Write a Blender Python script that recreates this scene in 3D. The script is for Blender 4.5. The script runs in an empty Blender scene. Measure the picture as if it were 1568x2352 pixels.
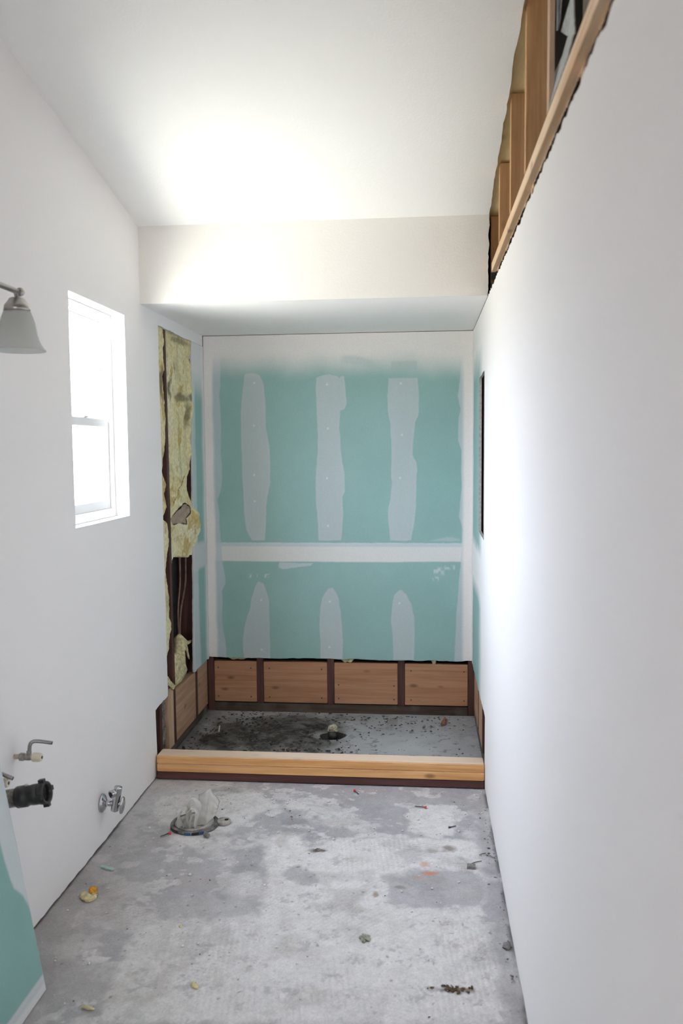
import bpy, bmesh, math, random
import numpy as np
from mathutils import Vector, Matrix
from mathutils.geometry import tessellate_polygon

S = bpy.context.scene
COL = S.collection
PI = math.pi

# ------------------------------------------------------------------ camera
CAM = Vector((1.2392, 0.0, 1.5305))
YAW, PITCH, ROLL, FPX = 0.0969, 0.0764, -0.008, 1925.3
def camera_axes():
    cy, sy, cp, sp = math.cos(YAW), math.sin(YAW), math.cos(PITCH), math.sin(PITCH)
    f = Vector((-sy*cp, cy*cp, -sp)); r = Vector((cy, sy, 0)); u = r.cross(f)
    cr, sr = math.cos(ROLL), math.sin(ROLL)
    return r*cr + u*sr, u*cr - r*sr, f
_r, _u, _f = camera_axes()
cam = bpy.data.objects.new('camera', bpy.data.cameras.new('camera'))
COL.objects.link(cam)
cam.matrix_world = Matrix(((_r.x, _u.x, -_f.x, CAM.x), (_r.y, _u.y, -_f.y, CAM.y), (_r.z, _u.z, -_f.z, CAM.z), (0, 0, 0, 1)))
cam.data.sensor_fit = 'VERTICAL'; cam.data.sensor_height = 36.0; cam.data.sensor_width = 24.0
cam.data.lens = FPX/2352*36.0
cam.data.clip_start = 0.02
cam.data.dof.use_dof = True; cam.data.dof.focus_distance = 4.3; cam.data.dof.aperture_fstop = 4.0
S.camera = cam

# ------------------------------------------------------------------ colour management
S.view_settings.view_transform = 'Standard'; S.view_settings.look = 'None'
S.view_settings.gamma = 1.0; S.view_settings.use_curve_mapping = False
S.view_settings.exposure = 0.25

# ------------------------------------------------------------------ daylight
SKY = (0.775, 0.835, 1.0); SKY_STRENGTH = 41.0
GROUND = (1.0, 0.98, 0.90)
w = bpy.data.worlds.new('daylight'); S.world = w; w.use_nodes = True
nt = w.node_tree; nt.nodes.clear()
tc = nt.nodes.new('ShaderNodeTexCoord'); sx = nt.nodes.new('ShaderNodeSeparateXYZ')
nt.links.new(tc.outputs['Generated'], sx.inputs[0])
cr_ = nt.nodes.new('ShaderNodeValToRGB'); els = cr_.color_ramp.elements       # height of the direction, -1..1 mapped to 0..1
mr = nt.nodes.new('ShaderNodeMapRange'); mr.inputs['From Min'].default_value = -1.0; mr.inputs['From Max'].default_value = 1.0
nt.links.new(sx.outputs['Z'], mr.inputs['Value']); nt.links.new(mr.outputs[0], cr_.inputs[0])
STOPS = [(0.02, GROUND, 31.0), (0.28, GROUND, 23.0), (0.46, GROUND, 11.0), (0.56, SKY, SKY_STRENGTH), (0.98, SKY, SKY_STRENGTH)]
for i, (pos, col, k) in enumerate(STOPS):
    e = els[0] if i == 0 else els[-1] if i == len(STOPS)-1 else els.new(pos)
    e.position = pos; e.color = tuple(c*k for c in col) + (1,)
bg = nt.nodes.new('ShaderNodeBackground'); nt.links.new(cr_.outputs[0], bg.inputs['Color'])
wo = nt.nodes.new('ShaderNodeOutputWorld'); nt.links.new(bg.outputs[0], wo.inputs[0])

def area(name, loc, direction, sx_, sy_, power, color, portal=False):
    l = bpy.data.lights.new(name, 'AREA'); l.shape = 'RECTANGLE'; l.size = sx_; l.size_y = sy_
    l.energy = power; l.color = color
    if portal: l.cycles.is_portal = True
    o = bpy.data.objects.new(name, l); COL.objects.link(o)
    o.location = loc; o.rotation_euler = Vector(direction).to_track_quat('-Z', 'Y').to_euler()
    return o
area('window_portal', (-0.15, 3.17, 1.67), (1, 0, 0), 0.62, 0.9, 1, (1, 1, 1), True)
# added fill light, shining in through an unseen opening behind the photographer
area('rear_fill_light', (0.85, -1.75, 1.15), (0, 1, -0.05), 0.95, 2.0, 1.1, (1.0, 0.92, 0.86))
S.cycles.max_bounces = 14; S.cycles.diffuse_bounces = 12; S.cycles.transparent_max_bounces = 12
S.cycles.use_denoising = True
S.cycles.caustics_reflective = False; S.cycles.caustics_refractive = False
S.cycles.sample_clamp_indirect = 8.0

# ------------------------------------------------------------------ room numbers (metres)
W, B, HDR, SOF, HTOP, SLOPE = 1.515, 4.709, 3.649, 2.169, 2.503, 0.2035
DT = 0.0127            # drywall thickness
LF, RF, BF = -DT, W + DT, B + DT     # faces of the framing
Y0 = -1.45             # inner face of the wall behind the photographer
def ceil_z(y): return HTOP + SLOPE*(HDR - y)

# ------------------------------------------------------------------ helpers
def lin(r, g, b):
    f = lambda c: (c/255/12.92 if c/255 <= 0.04045 else ((c/255 + 0.055)/1.055)**2.4)
    return (f(r), f(g), f(b), 1.0)
def link_obj(name, me, mat=None, parent=None, loc=(0, 0, 0)):
    o = bpy.data.objects.new(name, me); COL.objects.link(o)
    o.location = loc
    if mat is not None and not me.materials: me.materials.append(mat)
    if parent is not None: o.parent = parent
    return o
def tag(o, label=None, cat=None, group=None, kind=None):
    if label: o['label'] = label
    if cat: o['category'] = cat
    if group: o['group'] = group
    if kind: o['kind'] = kind
    return o
def struct(o, label, cat):
    return tag(o, label, cat, None, 'structure')
def thing(name, label, cat, loc=(0, 0, 0), group=None, rotz=0):
    o = bpy.data.objects.new(name, None); COL.objects.link(o)
    o.empty_display_size = 0.05; o.location = loc; o.rotation_euler = (0, 0, rotz)
    return tag(o, label, cat, group)
def bm_obj(name, bm, mat, parent=None, loc=(0, 0, 0), smooth=False):
    me = bpy.data.meshes.new(name)
    bmesh.ops.recalc_face_normals(bm, faces=bm.faces)
    bm.to_mesh(me); bm.free()
    if smooth: me.polygons.foreach_set('use_smooth', [True]*len(me.polygons))
    return link_obj(name, me, mat, parent, loc)
def add_box(bm, x0, x1, y0, y1, z0, z1):
    vs = [bm.verts.new(p) for p in ((x0,y0,z0),(x1,y0,z0),(x1,y1,z0),(x0,y1,z0),(x0,y0,z1),(x1,y0,z1),(x1,y1,z1),(x0,y1,z1))]
    for q in ((0,3,2,1),(4,5,6,7),(0,1,5,4),(1,2,6,5),(2,3,7,6),(3,0,4,7)): bm.faces.new([vs[i] for i in q])
    return vs
def box(name, x0, x1, y0, y1, z0, z1, mat, parent=None, bevel=0.0015, seg=2):
    cx, cy = (x0+x1)/2, (y0+y1)/2
    bm = bmesh.new(); add_box(bm, x0-cx, x1-cx, y0-cy, y1-cy, 0, z1-z0)
    if bevel: bmesh.ops.bevel(bm, geom=bm.edges[:], offset=bevel, segments=seg, affect='EDGES', clamp_overlap=True)
    return bm_obj(name, bm, mat, parent, (cx, cy, z0))
def frame_of(d):
    d = d.normalized(); a = Vector((0, 0, 1)) if abs(d.z) < 0.9 else Vector((0, 1, 0))
    s = d.cross(a).normalized(); return s, s.cross(d).normalized()
def add_tube(bm, pts, radii, seg=16, caps=True, flat=1.0):
    pts = [Vector(p) for p in pts]
    if not hasattr(radii, '__len__'): radii = [radii]*len(pts)
    rings = []; s_prev = None
    for i, p in enumerate(pts):
        d = (pts[min(i+1, len(pts)-1)] - pts[max(i-1, 0)])
        s, t = frame_of(d)
        if s_prev is not None:
            s = (s_prev - d.normalized()*s_prev.dot(d.normalized()))
            if s.length < 1e-5: s, _ = frame_of(d)
            s = s.normalized(); t = s.cross(d.normalized()).normalized()
        s_prev = s
        rings.append([bm.verts.new(p + (s*math.cos(2*PI*k/seg) + t*flat*math.sin(2*PI*k/seg))*radii[i]) for k in range(seg)])
    for a, b in zip(rings, rings[1:]):
        for k in range(seg): bm.faces.new((a[k], a[(k+1) % seg], b[(k+1) % seg], b[k]))
    if caps: bm.faces.new(rings[0][::-1]); bm.faces.new(rings[-1])
def smooth_path(pts, n=8):
    pts = [Vector(p) for p in pts]; out = []
    P = [pts[0]*2 - pts[1]] + pts + [pts[-1]*2 - pts[-2]]
    for i in range(1, len(P)-2):
        for k in range(n):
            t = k/n; a, b, c, d = P[i-1], P[i], P[i+1], P[i+2]
            out.append(0.5*((2*b) + (c-a)*t + (2*a-5*b+4*c-d)*t*t + (3*b-a-3*c+d)*t**3))
    return out + [pts[-1]]
def add_lathe(bm, prof, seg=40, M=None, closed=False):
    """prof: (radius, height) pairs turned round z; M places it."""
    M = M or Matrix.Identity(4); rings = []
    for r, h in prof:
        rings.append([bm.verts.new(M @ Vector((r*math.cos(2*PI*k/seg), r*math.sin(2*PI*k/seg), h))) for k in range(seg)])
    pairs = list(zip(rings, rings[1:])) + ([(rings[-1], rings[0])] if closed else [])
    for a, b in pairs:
        for k in range(seg): bm.faces.new((a[k], a[(k+1) % seg], b[(k+1) % seg], b[k]))
    if not closed:
        if prof[0][0] > 1e-6: bm.faces.new(rings[0][::-1])
        if prof[-1][0] > 1e-6: bm.faces.new(rings[-1])
    bmesh.ops.remove_doubles(bm, verts=bm.verts[:], dist=1e-7)
def to_axis(p, d):
    s, t = frame_of(Vector(d)); d = Vector(d).normalized()
    return Matrix(((s.x, t.x, d.x, p[0]), (s.y, t.y, d.y, p[1]), (s.z, t.z, d.z, p[2]), (0, 0, 0, 1)))
def ragged(p, q, n, amp, rng):
    """points from p (included) to q (left out) with small sideways tears"""
    d = Vector((q[0]-p[0], q[1]-p[1])); nrm = Vector((-d.y, d.x)).normalized(); out = [tuple(p)]
    v = 0.0
    for i in range(1, n):
        v = v*0.55 + rng.uniform(-amp, amp)
        out.append((p[0] + d.x*i/n + nrm.x*v, p[1] + d.y*i/n + nrm.y*v))
    return out
def sheet(name, loops, to3, thick, mat, parent=None, edge=None):
    """flat board cut to an outline with holes: to3(a, b, depth) gives the place"""
    bm = bmesh.new()
    tris = tessellate_polygon([[Vector((a, b, 0)) for a, b in lp] for lp in loops])
    flat = [p for lp in loops for p in lp]
    f = [bm.verts.new(to3(a, b, 0)) for a, b in flat]; k = [bm.verts.new(to3(a, b, thick)) for a, b in flat]
    for t in tris:
        try: bm.faces.new([f[i] for i in t]); bm.faces.new([k[i] for i in reversed(t)])
        except ValueError: pass
    o = 0
    for lp in loops:
        n = len(lp)
        for i in range(n):
            a, b = o+i, o+(i+1) % n
            try: bm.faces.new((f[a], f[b], k[b], k[a])).material_index = 1 if edge else 0
            except ValueError: pass
        o += n
    ob = bm_obj(name, bm, mat, parent)
    if edge: ob.data.materials.append(edge)
    return ob
# ---- numpy noise and masks (used for shapes and for the colour of stains, plaster and dirt)
def vnoise(x, y, scale, seed, octaves=4, gain=0.5):
    rng = np.random.default_rng(seed); T = rng.random((256, 256)); out = 0; amp = 1; tot = 0; s = scale
    for o in range(octaves):
        u = x*s + 17.3*o + 50; v = y*s + 9.7*o + 50
        iu = np.floor(u).astype(int); iv = np.floor(v).astype(int); fu = u - iu; fv = v - iv
        fu = fu*fu*(3-2*fu); fv = fv*fv*(3-2*fv)
        a = T[iu % 256, iv % 256]; b = T[(iu+1) % 256, iv % 256]; c = T[iu % 256, (iv+1) % 256]; d = T[(iu+1) % 256, (iv+1) % 256]
        out = out + amp*((a*(1-fu)+b*fu)*(1-fv) + (c*(1-fu)+d*fu)*fv); tot += amp; amp *= gain; s *= 2
    return out/tot
def poly_sd(poly, x, y):
    """signed distance to a polygon, positive inside"""
    P = np.array(poly); Q = np.roll(P, -1, 0); d = np.full(x.shape, 1e9); ins = np.zeros(x.shape, bool)
    for (ax, ay), (bx, by) in zip(P, Q):
        ex, ey = bx-ax, by-ay; L = ex*ex+ey*ey + 1e-12
        t = np.clip(((x-ax)*ex + (y-ay)*ey)/L, 0, 1)
        d = np.minimum(d, np.hypot(x-ax-t*ex, y-ay-t*ey))
        c = ((ay > y) != (by > y)) & (x < (bx-ax)*(y-ay)/((by-ay) if by != ay else 1e-12) + ax)
        ins ^= c
    return np.where(ins, d, -d)
def sstep(a, b, v):
    t = np.clip((v-a)/(b-a), 0, 1); return t*t*(3-2*t)
def mixc(c, m, col):
    m = np.clip(m, 0, 1)[..., None]; return c*(1-m) + np.array(col[:3])*m
def grid_mesh(name, X, Y, Z, C=None, skirt=None):
    """height/sheet grid from 2-d arrays with a colour per point; skirt = (dx,dy,dz) adds thickness"""
    n, m = X.shape; co = np.stack([X, Y, Z], -1).reshape(-1, 3)
    idx = np.arange(n*m).reshape(n, m)
    q = np.stack([idx[:-1, :-1], idx[1:, :-1], idx[1:, 1:], idx[:-1, 1:]], -1).reshape(-1, 4)
    if C is not None: C = C.reshape(-1, 3)
    if skirt is not None:
        ring = np.concatenate([idx[:-1, 0], idx[-1, :-1], idx[:0:-1, -1], idx[0, :0:-1]])
        base = len(co); back = co[ring] + np.array(skirt)
        co = np.concatenate([co, back]); k = len(ring); bi = base + np.arange(k)
        side = np.stack([ring, np.roll(ring, -1), np.roll(bi, -1), bi], -1); q = np.concatenate([q, side[:, ::-1]])
        if C is not None: C = np.concatenate([C, np.full((k, 3), 0.45)])
    me = bpy.data.meshes.new(name); me.vertices.add(len(co)); me.vertices.foreach_set('co', co.astype(np.float32).ravel())
    me.loops.add(q.size); me.loops.foreach_set('vertex_index', q.astype(np.int32).ravel())
    me.polygons.add(len(q)); me.polygons.foreach_set('loop_start', (np.arange(len(q))*4).astype(np.int32))
    me.update(calc_edges=True)
    if C is not None:
        a = me.color_attributes.new('Col', 'FLOAT_COLOR', 'POINT')
        a.data.foreach_set('color', np.concatenate([C, np.ones((len(C), 1))], 1).astype(np.float32).ravel())
    me.validate()
    return me

# ------------------------------------------------------------------ materials
def new_mat(name):
    m = bpy.data.materials.new(name); m.use_nodes = True
    nt = m.node_tree; return m, nt, nt.nodes['Principled BSDF']
def node(nt, kind, **kw):
    n = nt.nodes.new(kind)
    for k, v in kw.items(): setattr(n, k, v)
    return n
def bump(nt, p, height, strength, dist):
    b = node(nt, 'ShaderNodeBump'); b.inputs['Strength'].default_value = strength; b.inputs['Distance'].default_value = dist
    nt.links.new(height, b.inputs['Height']); nt.links.new(b.outputs[0], p.inputs['Normal'])
def plain(name, col, rough=0.6, metal=0.0, noise=0.0, nscale=40, bump_s=0.0, bscale=120):
    m, nt, p = new_mat(name); p.inputs['Base Color'].default_value = col; p.inputs['Roughness'].default_value = rough; p.inputs['Metallic'].default_value = metal
    tc = node(nt, 'ShaderNodeTexCoord')
    if noise:
        n = node(nt, 'ShaderNodeTexNoise'); n.inputs['Scale'].default_value = nscale; n.inputs['Detail'].default_value = 5
        nt.links.new(tc.outputs['Object'], n.inputs['Vector'])
        r = node(nt, 'ShaderNodeValToRGB'); a = [max(0, c*(1-noise)) for c in col[:3]]; b = [min(1, c*(1+noise)) for c in col[:3]]
        r.color_ramp.elements[0].position = 0.32; r.color_ramp.elements[1].position = 0.68
        r.color_ramp.elements[0].color = (*a, 1); r.color_ramp.elements[1].color = (*b, 1)
        nt.links.new(n.outputs['Fac'], r.inputs[0]); nt.links.new(r.outputs[0], p.inputs['Base Color'])
    if bump_s:
        n = node(nt, 'ShaderNodeTexNoise'); n.inputs['Scale'].default_value = bscale; n.inputs['Detail'].default_value = 3
        nt.links.new(tc.outputs['Object'], n.inputs['Vector']); bump(nt, p, n.outputs['Fac'], bump_s, 0.002)
    return m
def vcol(name, rough=0.85, fine=0.12, nscale=220, bump_s=0.25):
    """colour carried by the mesh, with a fine grain over it"""
    m, nt, p = new_mat(name); p.inputs['Roughness'].default_value = rough; p.inputs['Specular IOR Level'].default_value = 0.25
    a = node(nt, 'ShaderNodeAttribute', attribute_name='Col'); tc = node(nt, 'ShaderNodeTexCoord')
    n = node(nt, 'ShaderNodeTexNoise'); n.inputs['Scale'].default_value = nscale; n.inputs['Detail'].default_value = 4
    nt.links.new(tc.outputs['Object'], n.inputs['Vector'])
    mr = node(nt, 'ShaderNodeMapRange'); mr.inputs['From Min'].default_value = 0.3; mr.inputs['From Max'].default_value = 0.7
    mr.inputs['To Min'].default_value = 1-fine; mr.inputs['To Max'].default_value = 1+fine
    nt.links.new(n.outputs['Fac'], mr.inputs['Value'])
    v = node(nt, 'ShaderNodeVectorMath', operation='SCALE'); nt.links.new(a.outputs['Color'], v.inputs[0]); nt.links.new(mr.outputs[0], v.inputs['Scale'])
    nt.links.new(v.outputs[0], p.inputs['Base Color'])
    if bump_s: bump(nt, p, n.outputs['Fac'], bump_s, 0.0015)
    return m
def wood(name, light, dark, axis='X', scale=1.0, knots=0.0, rough=0.65, dirt=None, top=None):
    m, nt, p = new_mat(name); p.inputs['Roughness'].default_value = rough; p.inputs['Specular IOR Level'].default_value = 0.3
    tc = node(nt, 'ShaderNodeTexCoord'); oi = node(nt, 'ShaderNodeObjectInfo')
    off = node(nt, 'ShaderNodeVectorMath', operation='SCALE'); off.inputs[0].default_value = (3.1, 5.7, 7.3)
    nt.links.new(oi.outputs['Random'], off.inputs['Scale'])
    add = node(nt, 'ShaderNodeVectorMath', operation='ADD'); nt.links.new(tc.outputs['Object'], add.inputs[0]); nt.links.new(off.outputs[0], add.inputs[1])
    mp = node(nt, 'ShaderNodeMapping'); sc = [34*scale]*3; sc['XYZ'.index(axis)] = 1.7*scale; mp.inputs['Scale'].default_value = sc
    nt.links.new(add.outputs[0], mp.inputs['Vector'])
    n = node(nt, 'ShaderNodeTexNoise'); n.inputs['Scale'].default_value = 1.0; n.inputs['Detail'].default_value = 5; n.inputs['Distortion'].default_value = 0.6
    nt.links.new(mp.outputs[0], n.inputs['Vector'])
    n2 = node(nt, 'ShaderNodeTexNoise'); n2.inputs['Scale'].default_value = 4.0; n2.inputs['Detail'].default_value = 6
    nt.links.new(mp.outputs[0], n2.inputs['Vector'])
    mm = node(nt, 'ShaderNodeMath', operation='MULTIPLY_ADD'); mm.inputs[1].default_value = 0.35
    nt.links.new(n2.outputs['Fac'], mm.inputs[0]); nt.links.new(n.outputs['Fac'], mm.inputs[2])
    r = node(nt, 'ShaderNodeValToRGB'); e = r.color_ramp.elements
    e[0].position = 0.5; e[0].color = dark; e[1].position = 0.82; e[1].color = light
    nt.links.new(mm.outputs[0], r.inputs[0]); last = r.outputs[0]
    if knots:
        mp2 = node(nt, 'ShaderNodeMapping'); s2 = [11.0]*3; s2['XYZ'.index(axis)] = 5.0; mp2.inputs['Scale'].default_value = s2
        nt.links.new(add.outputs[0], mp2.inputs['Vector'])
        vo = node(nt, 'ShaderNodeTexVoronoi'); vo.inputs['Scale'].default_value = 1.0; nt.links.new(mp2.outputs[0], vo.inputs['Vector'])
        k = node(nt, 'ShaderNodeMapRange'); k.inputs['From Min'].default_value = 0.16; k.inputs['From Max'].default_value = 0.06; k.inputs['To Max'].default_value = knots
        nt.links.new(vo.outputs['Distance'], k.inputs['Value'])
        mx = node(nt, 'ShaderNodeMix', data_type='RGBA'); mx.inputs['B'].default_value = tuple(c*0.35 for c in dark[:3]) + (1,)
        nt.links.new(k.outputs[0], mx.inputs['Factor']); nt.links.new(last, mx.inputs['A']); last = mx.outputs['Result']
    if dirt:
        nd = node(nt, 'ShaderNodeTexNoise'); nd.inputs['Scale'].default_value = 9; nd.inputs['Detail'].default_value = 5
        nt.links.new(add.outputs[0], nd.inputs['Vector'])
        k = node(nt, 'ShaderNodeMapRange'); k.inputs['From Min'].default_value = 0.5; k.inputs['From Max'].default_value = 0.7; k.inputs['To Max'].default_value = 0.75
        nt.links.new(nd.outputs['Fac'], k.inputs['Value'])
        mx = node(nt, 'ShaderNodeMix', data_type='RGBA'); mx.inputs['B'].default_value = dirt
        nt.links.new(k.outputs[0], mx.inputs['Factor']); nt.links.new(last, mx.inputs['A']); last = mx.outputs['Result']
    if top:      # paler colour on upward faces, standing in for light from above
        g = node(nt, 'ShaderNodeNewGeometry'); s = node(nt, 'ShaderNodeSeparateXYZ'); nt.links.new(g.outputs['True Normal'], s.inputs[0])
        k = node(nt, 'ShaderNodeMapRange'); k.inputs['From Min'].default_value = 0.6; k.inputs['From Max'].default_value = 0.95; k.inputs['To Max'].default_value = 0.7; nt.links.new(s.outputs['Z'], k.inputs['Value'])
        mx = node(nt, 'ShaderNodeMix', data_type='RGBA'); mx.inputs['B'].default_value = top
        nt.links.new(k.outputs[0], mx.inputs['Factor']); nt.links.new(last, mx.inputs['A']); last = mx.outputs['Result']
    nt.links.new(last, p.inputs['Base Color'])
    bump(nt, p, n2.outputs['Fac'], 0.12, 0.002)
    return m

PAINT_COL = (0.89, 0.87, 0.862, 1)
M_PAINT = plain('wall_paint', PAINT_COL, 0.75, bump_s=0.10, bscale=170)
M_CEIL = plain('ceiling_paint', (0.87, 0.865, 0.835, 1), 0.85, bump_s=0.35, bscale=120)
M_HEAD = plain('header_paint', (0.86, 0.835, 0.79, 1), 0.8, bump_s=0.3, bscale=120)
M_GYP = plain('gypsum_core', (0.55, 0.52, 0.50, 1), 0.95, noise=0.2, nscale=80)
M_BOARD = vcol('greenboard', 0.9, 0.05, 260, 0.12)
M_CONC = vcol('concrete', 0.9, 0.10, 160, 0.35)
M_GRAYBACK = plain('drywall_back_paper', (0.16, 0.13, 0.10, 1), 0.95, noise=0.25, nscale=8)
M_FELT = plain('building_felt', (0.018, 0.018, 0.017, 1), 0.8, noise=0.6, nscale=30, bump_s=0.5, bscale=60)
M_REDSTUD = wood('old_stained_wood', (0.115, 0.052, 0.040, 1), (0.055, 0.024, 0.019, 1), 'Z', 0.8)
M_DARKPLATE = wood('treated_plate_wood', (0.10, 0.065, 0.045, 1), (0.04, 0.028, 0.02, 1), 'X', 0.8, dirt=(0.12, 0.105, 0.085, 1))
M_DARKPLATE_Y = wood('treated_plate_wood_side', (0.12, 0.09, 0.07, 1), (0.06, 0.045, 0.035, 1), 'Y', 0.8, dirt=(0.22, 0.20, 0.18, 1))
M_CURBDARK = wood('treated_curb_wood', (0.105, 0.045, 0.038, 1), (0.06, 0.026, 0.022, 1), 'X', 0.8)
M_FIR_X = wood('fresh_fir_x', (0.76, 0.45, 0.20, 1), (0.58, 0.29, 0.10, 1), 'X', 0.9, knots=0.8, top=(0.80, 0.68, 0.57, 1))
M_FIR_BLOCK = wood('fir_blocking_x', (0.46, 0.25, 0.14, 1), (0.36, 0.17, 0.085, 1), 'X', 1.1, knots=0.7)
M_FIR_Y = wood('fir_blocking_y', (0.52, 0.34, 0.225, 1), (0.42, 0.245, 0.15, 1), 'Y', 1.1, knots=0.5)
M_FIR_Z = wood('fir_stud_z', (0.58, 0.35, 0.17, 1), (0.42, 0.22, 0.09, 1), 'Z', 1.0, knots=0.6)
M_FIR_PALE = wood('pale_fir_y', (0.82, 0.63, 0.44, 1), (0.68, 0.46, 0.28, 1), 'Y', 0.9, knots=0.6)
M_FIR_WARMLIT = wood('warm_lit_fir_y', (0.93, 0.78, 0.44, 1), (0.82, 0.62, 0.29, 1), 'Y', 0.9, knots=0.5)  # fir with the warm light under the ceiling put into its colour
M_FIR_PALE_Z = wood('pale_fir_z', (0.60, 0.43, 0.29, 1), (0.46, 0.30, 0.19, 1), 'Z', 1.0)
M_SHADEWOOD_Y = wood('shaded_brown_wood_y', (0.16, 0.085, 0.05, 1), (0.07, 0.035, 0.02, 1), 'Y', 0.9)  # brown wood, darkened in its colour for the shade behind the strip
M_NICKEL = plain('brushed_nickel', (0.42, 0.40, 0.38, 1), 0.32, 1.0)
M_CHROME = plain('chrome', (0.55, 0.55, 0.56, 1), 0.16, 1.0)
M_GALV = plain('galvanized_steel', (0.42, 0.44, 0.44, 1), 0.5, 0.75, noise=0.3, nscale=60)
M_BRAID = plain('braided_steel', (0.30, 0.30, 0.30, 1), 0.42, 0.9, noise=0.5, nscale=700)
M_BRASSY = plain('dull_plated_brass', (0.34, 0.32, 0.29, 1), 0.42, 0.8, noise=0.25, nscale=120)
M_COPPER = plain('dull_copper', (0.60, 0.49, 0.45, 1), 0.5, 0.6, noise=0.3, nscale=60)
M_KNOB = plain('ivory_plastic', (0.72, 0.66, 0.52, 1), 0.45)
M_ABS = plain('black_abs_plastic', (0.018, 0.018, 0.017, 1), 0.42, noise=0.5, nscale=60)
M_ABSDUST = plain('dusty_abs_plastic', (0.24, 0.22, 0.21, 1), 0.7, noise=0.5, nscale=70)
M_VINYL = plain('white_vinyl', (0.84, 0.84, 0.83, 1), 0.35)
M_BLACK = plain('dark_bore', (0.008, 0.008, 0.008, 1), 0.8)
M_RED = plain('red_plastic', (0.55, 0.03, 0.03, 1), 0.5)
M_STEEL = plain('dark_steel', (0.10, 0.10, 0.12, 1), 0.45, 0.8)
def glass_mat():
    m, nt, p = new_mat('window_glass'); nt.nodes.remove(p); out = nt.nodes['Material Output']
    t = node(nt, 'ShaderNodeBsdfTransparent'); t.inputs[0].default_value = (0.97, 0.985, 0.98, 1)
    g = node(nt, 'ShaderNodeBsdfGlossy'); g.inputs['Roughness'].default_value = 0.02
    mx = node(nt, 'ShaderNodeMixShader'); mx.inputs[0].default_value = 0.05
    nt.links.new(t.outputs[0], mx.inputs[1]); nt.links.new(g.outputs[0], mx.inputs[2]); nt.links.new(mx.outputs[0], out.inputs[0])
    return m
M_GLASS = glass_mat()
def frosted():
    m, nt, p = new_mat('frosted_glass'); out = nt.nodes['Material Output']
    p.inputs['Base Color'].default_value = (0.72, 0.73, 0.71, 1); p.inputs['Roughness'].default_value = 0.45
    t = node(nt, 'ShaderNodeBsdfTranslucent'); t.inputs[0].default_value = (0.80, 0.82, 0.80, 1)
    mx = node(nt, 'ShaderNodeMixShader'); mx.inputs[0].default_value = 0.5
    nt.links.new(p.outputs[0], mx.inputs[1]); nt.links.new(t.outputs[0], mx.inputs[2]); nt.links.new(mx.outputs[0], out.inputs[0])
    return m
M_FROST = frosted()

# stains, plaster and dirt outlines, in metres on their own surface
S1 = [(0.247, 1.953), (0.235, 1.945), (0.225, 1.85), (0.212, 1.737), (0.21, 1.624), (0.213, 1.511), (0.214, 1.397), (0.218, 1.283), (0.222, 1.168), (0.232, 1.065), (0.266, 1.007), (0.339, 1.008), (0.345, 1.082), (0.35, 1.168), (0.357, 1.254), (0.375, 1.339), (0.377, 1.453), (0.37, 1.566), (0.354, 1.651), (0.355, 1.764), (0.349, 1.881), (0.324, 1.943), (0.29, 1.954)]
S2 = [(0.659, 1.932), (0.645, 1.921), (0.642, 1.871), (0.646, 1.732), (0.651, 1.592), (0.65, 1.508), (0.64, 1.423), (0.636, 1.31), (0.64, 1.197), (0.648, 1.083), (0.65, 1.005), (0.778, 1.006), (0.784, 1.054), (0.79, 1.168), (0.788, 1.253), (0.8, 1.281), (0.801, 1.394), (0.787, 1.45), (0.779, 1.535), (0.773, 1.647), (0.778, 1.739), (0.801, 1.747), (0.815, 1.774), (0.812, 1.813), (0.802, 1.933), (0.785, 1.93), (0.774, 1.919), (0.766, 1.928), (0.721, 1.942)]
S3 = [(1.05, 1.914), (1.044, 1.81), (1.047, 1.727), (1.058, 1.672), (1.063, 1.588), (1.066, 1.505), (1.063, 1.421), (1.067, 1.309), (1.056, 1.236), (1.045, 1.179), (1.047, 1.111), (1.056, 1.007), (1.174, 1.007), (1.191, 1.111), (1.202, 1.196), (1.202, 1.28), (1.207, 1.403), (1.202, 1.448), (1.183, 1.487), (1.186, 1.57), (1.197, 1.67), (1.214, 1.703), (1.219, 1.813), (1.209, 1.914)]
S4 = [(0.3, 0.766), (0.289, 0.758), (0.271, 0.715), (0.253, 0.653), (0.247, 0.607), (0.229, 0.562), (0.211, 0.493), (0.2, 0.401), (0.208, 0.316), (0.359, 0.318), (0.361, 0.484), (0.359, 0.597), (0.358, 0.665), (0.345, 0.71), (0.326, 0.755)]
S5 = [(0.7, 0.73), (0.665, 0.674), (0.651, 0.589), (0.65, 0.499), (0.654, 0.414), (0.654, 0.32), (0.78, 0.322), (0.784, 0.433), (0.774, 0.573), (0.763, 0.658), (0.75, 0.702), (0.727, 0.733)]
S6 = [(1.106, 0.725), (1.078, 0.694), (1.067, 0.644), (1.061, 0.549), (1.069, 0.437), (1.071, 0.322), (1.19, 0.324), (1.193, 0.467), (1.188, 0.578), (1.174, 0.645), (1.149, 0.695), (1.122, 0.725)]
BAND_LEFT = [(0.099, 2.02), (0.098, 1.879), (0.089, 1.829), (0.096, 1.739), (0.097, 1.625), (0.092, 1.523), (0.096, 1.455), (0.098, 1.363), (0.087, 1.283), (0.069, 1.243), (0.076, 1.168), (0.081, 1.024), (0.092, 0.861), (0.105, 0.799), (0.104, 0.753), (0.083, 0.708), (0.088, 0.651), (0.08, 0.571), (0.087, 0.48), (0.1, 0.406), (0.103, 0.323)]
BAND_RIGHT = [(1.463, 2.034), (1.45, 1.98), (1.439, 1.86), (1.433, 1.81), (1.448, 1.739), (1.437, 1.69), (1.434, 1.568), (1.454, 1.507), (1.451, 1.391), (1.457, 1.307), (1.446, 1.224), (1.441, 1.14), (1.463, 1.067), (1.449, 0.863), (1.441, 0.775), (1.431, 0.637), (1.423, 0.498), (1.418, 0.347)]
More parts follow.
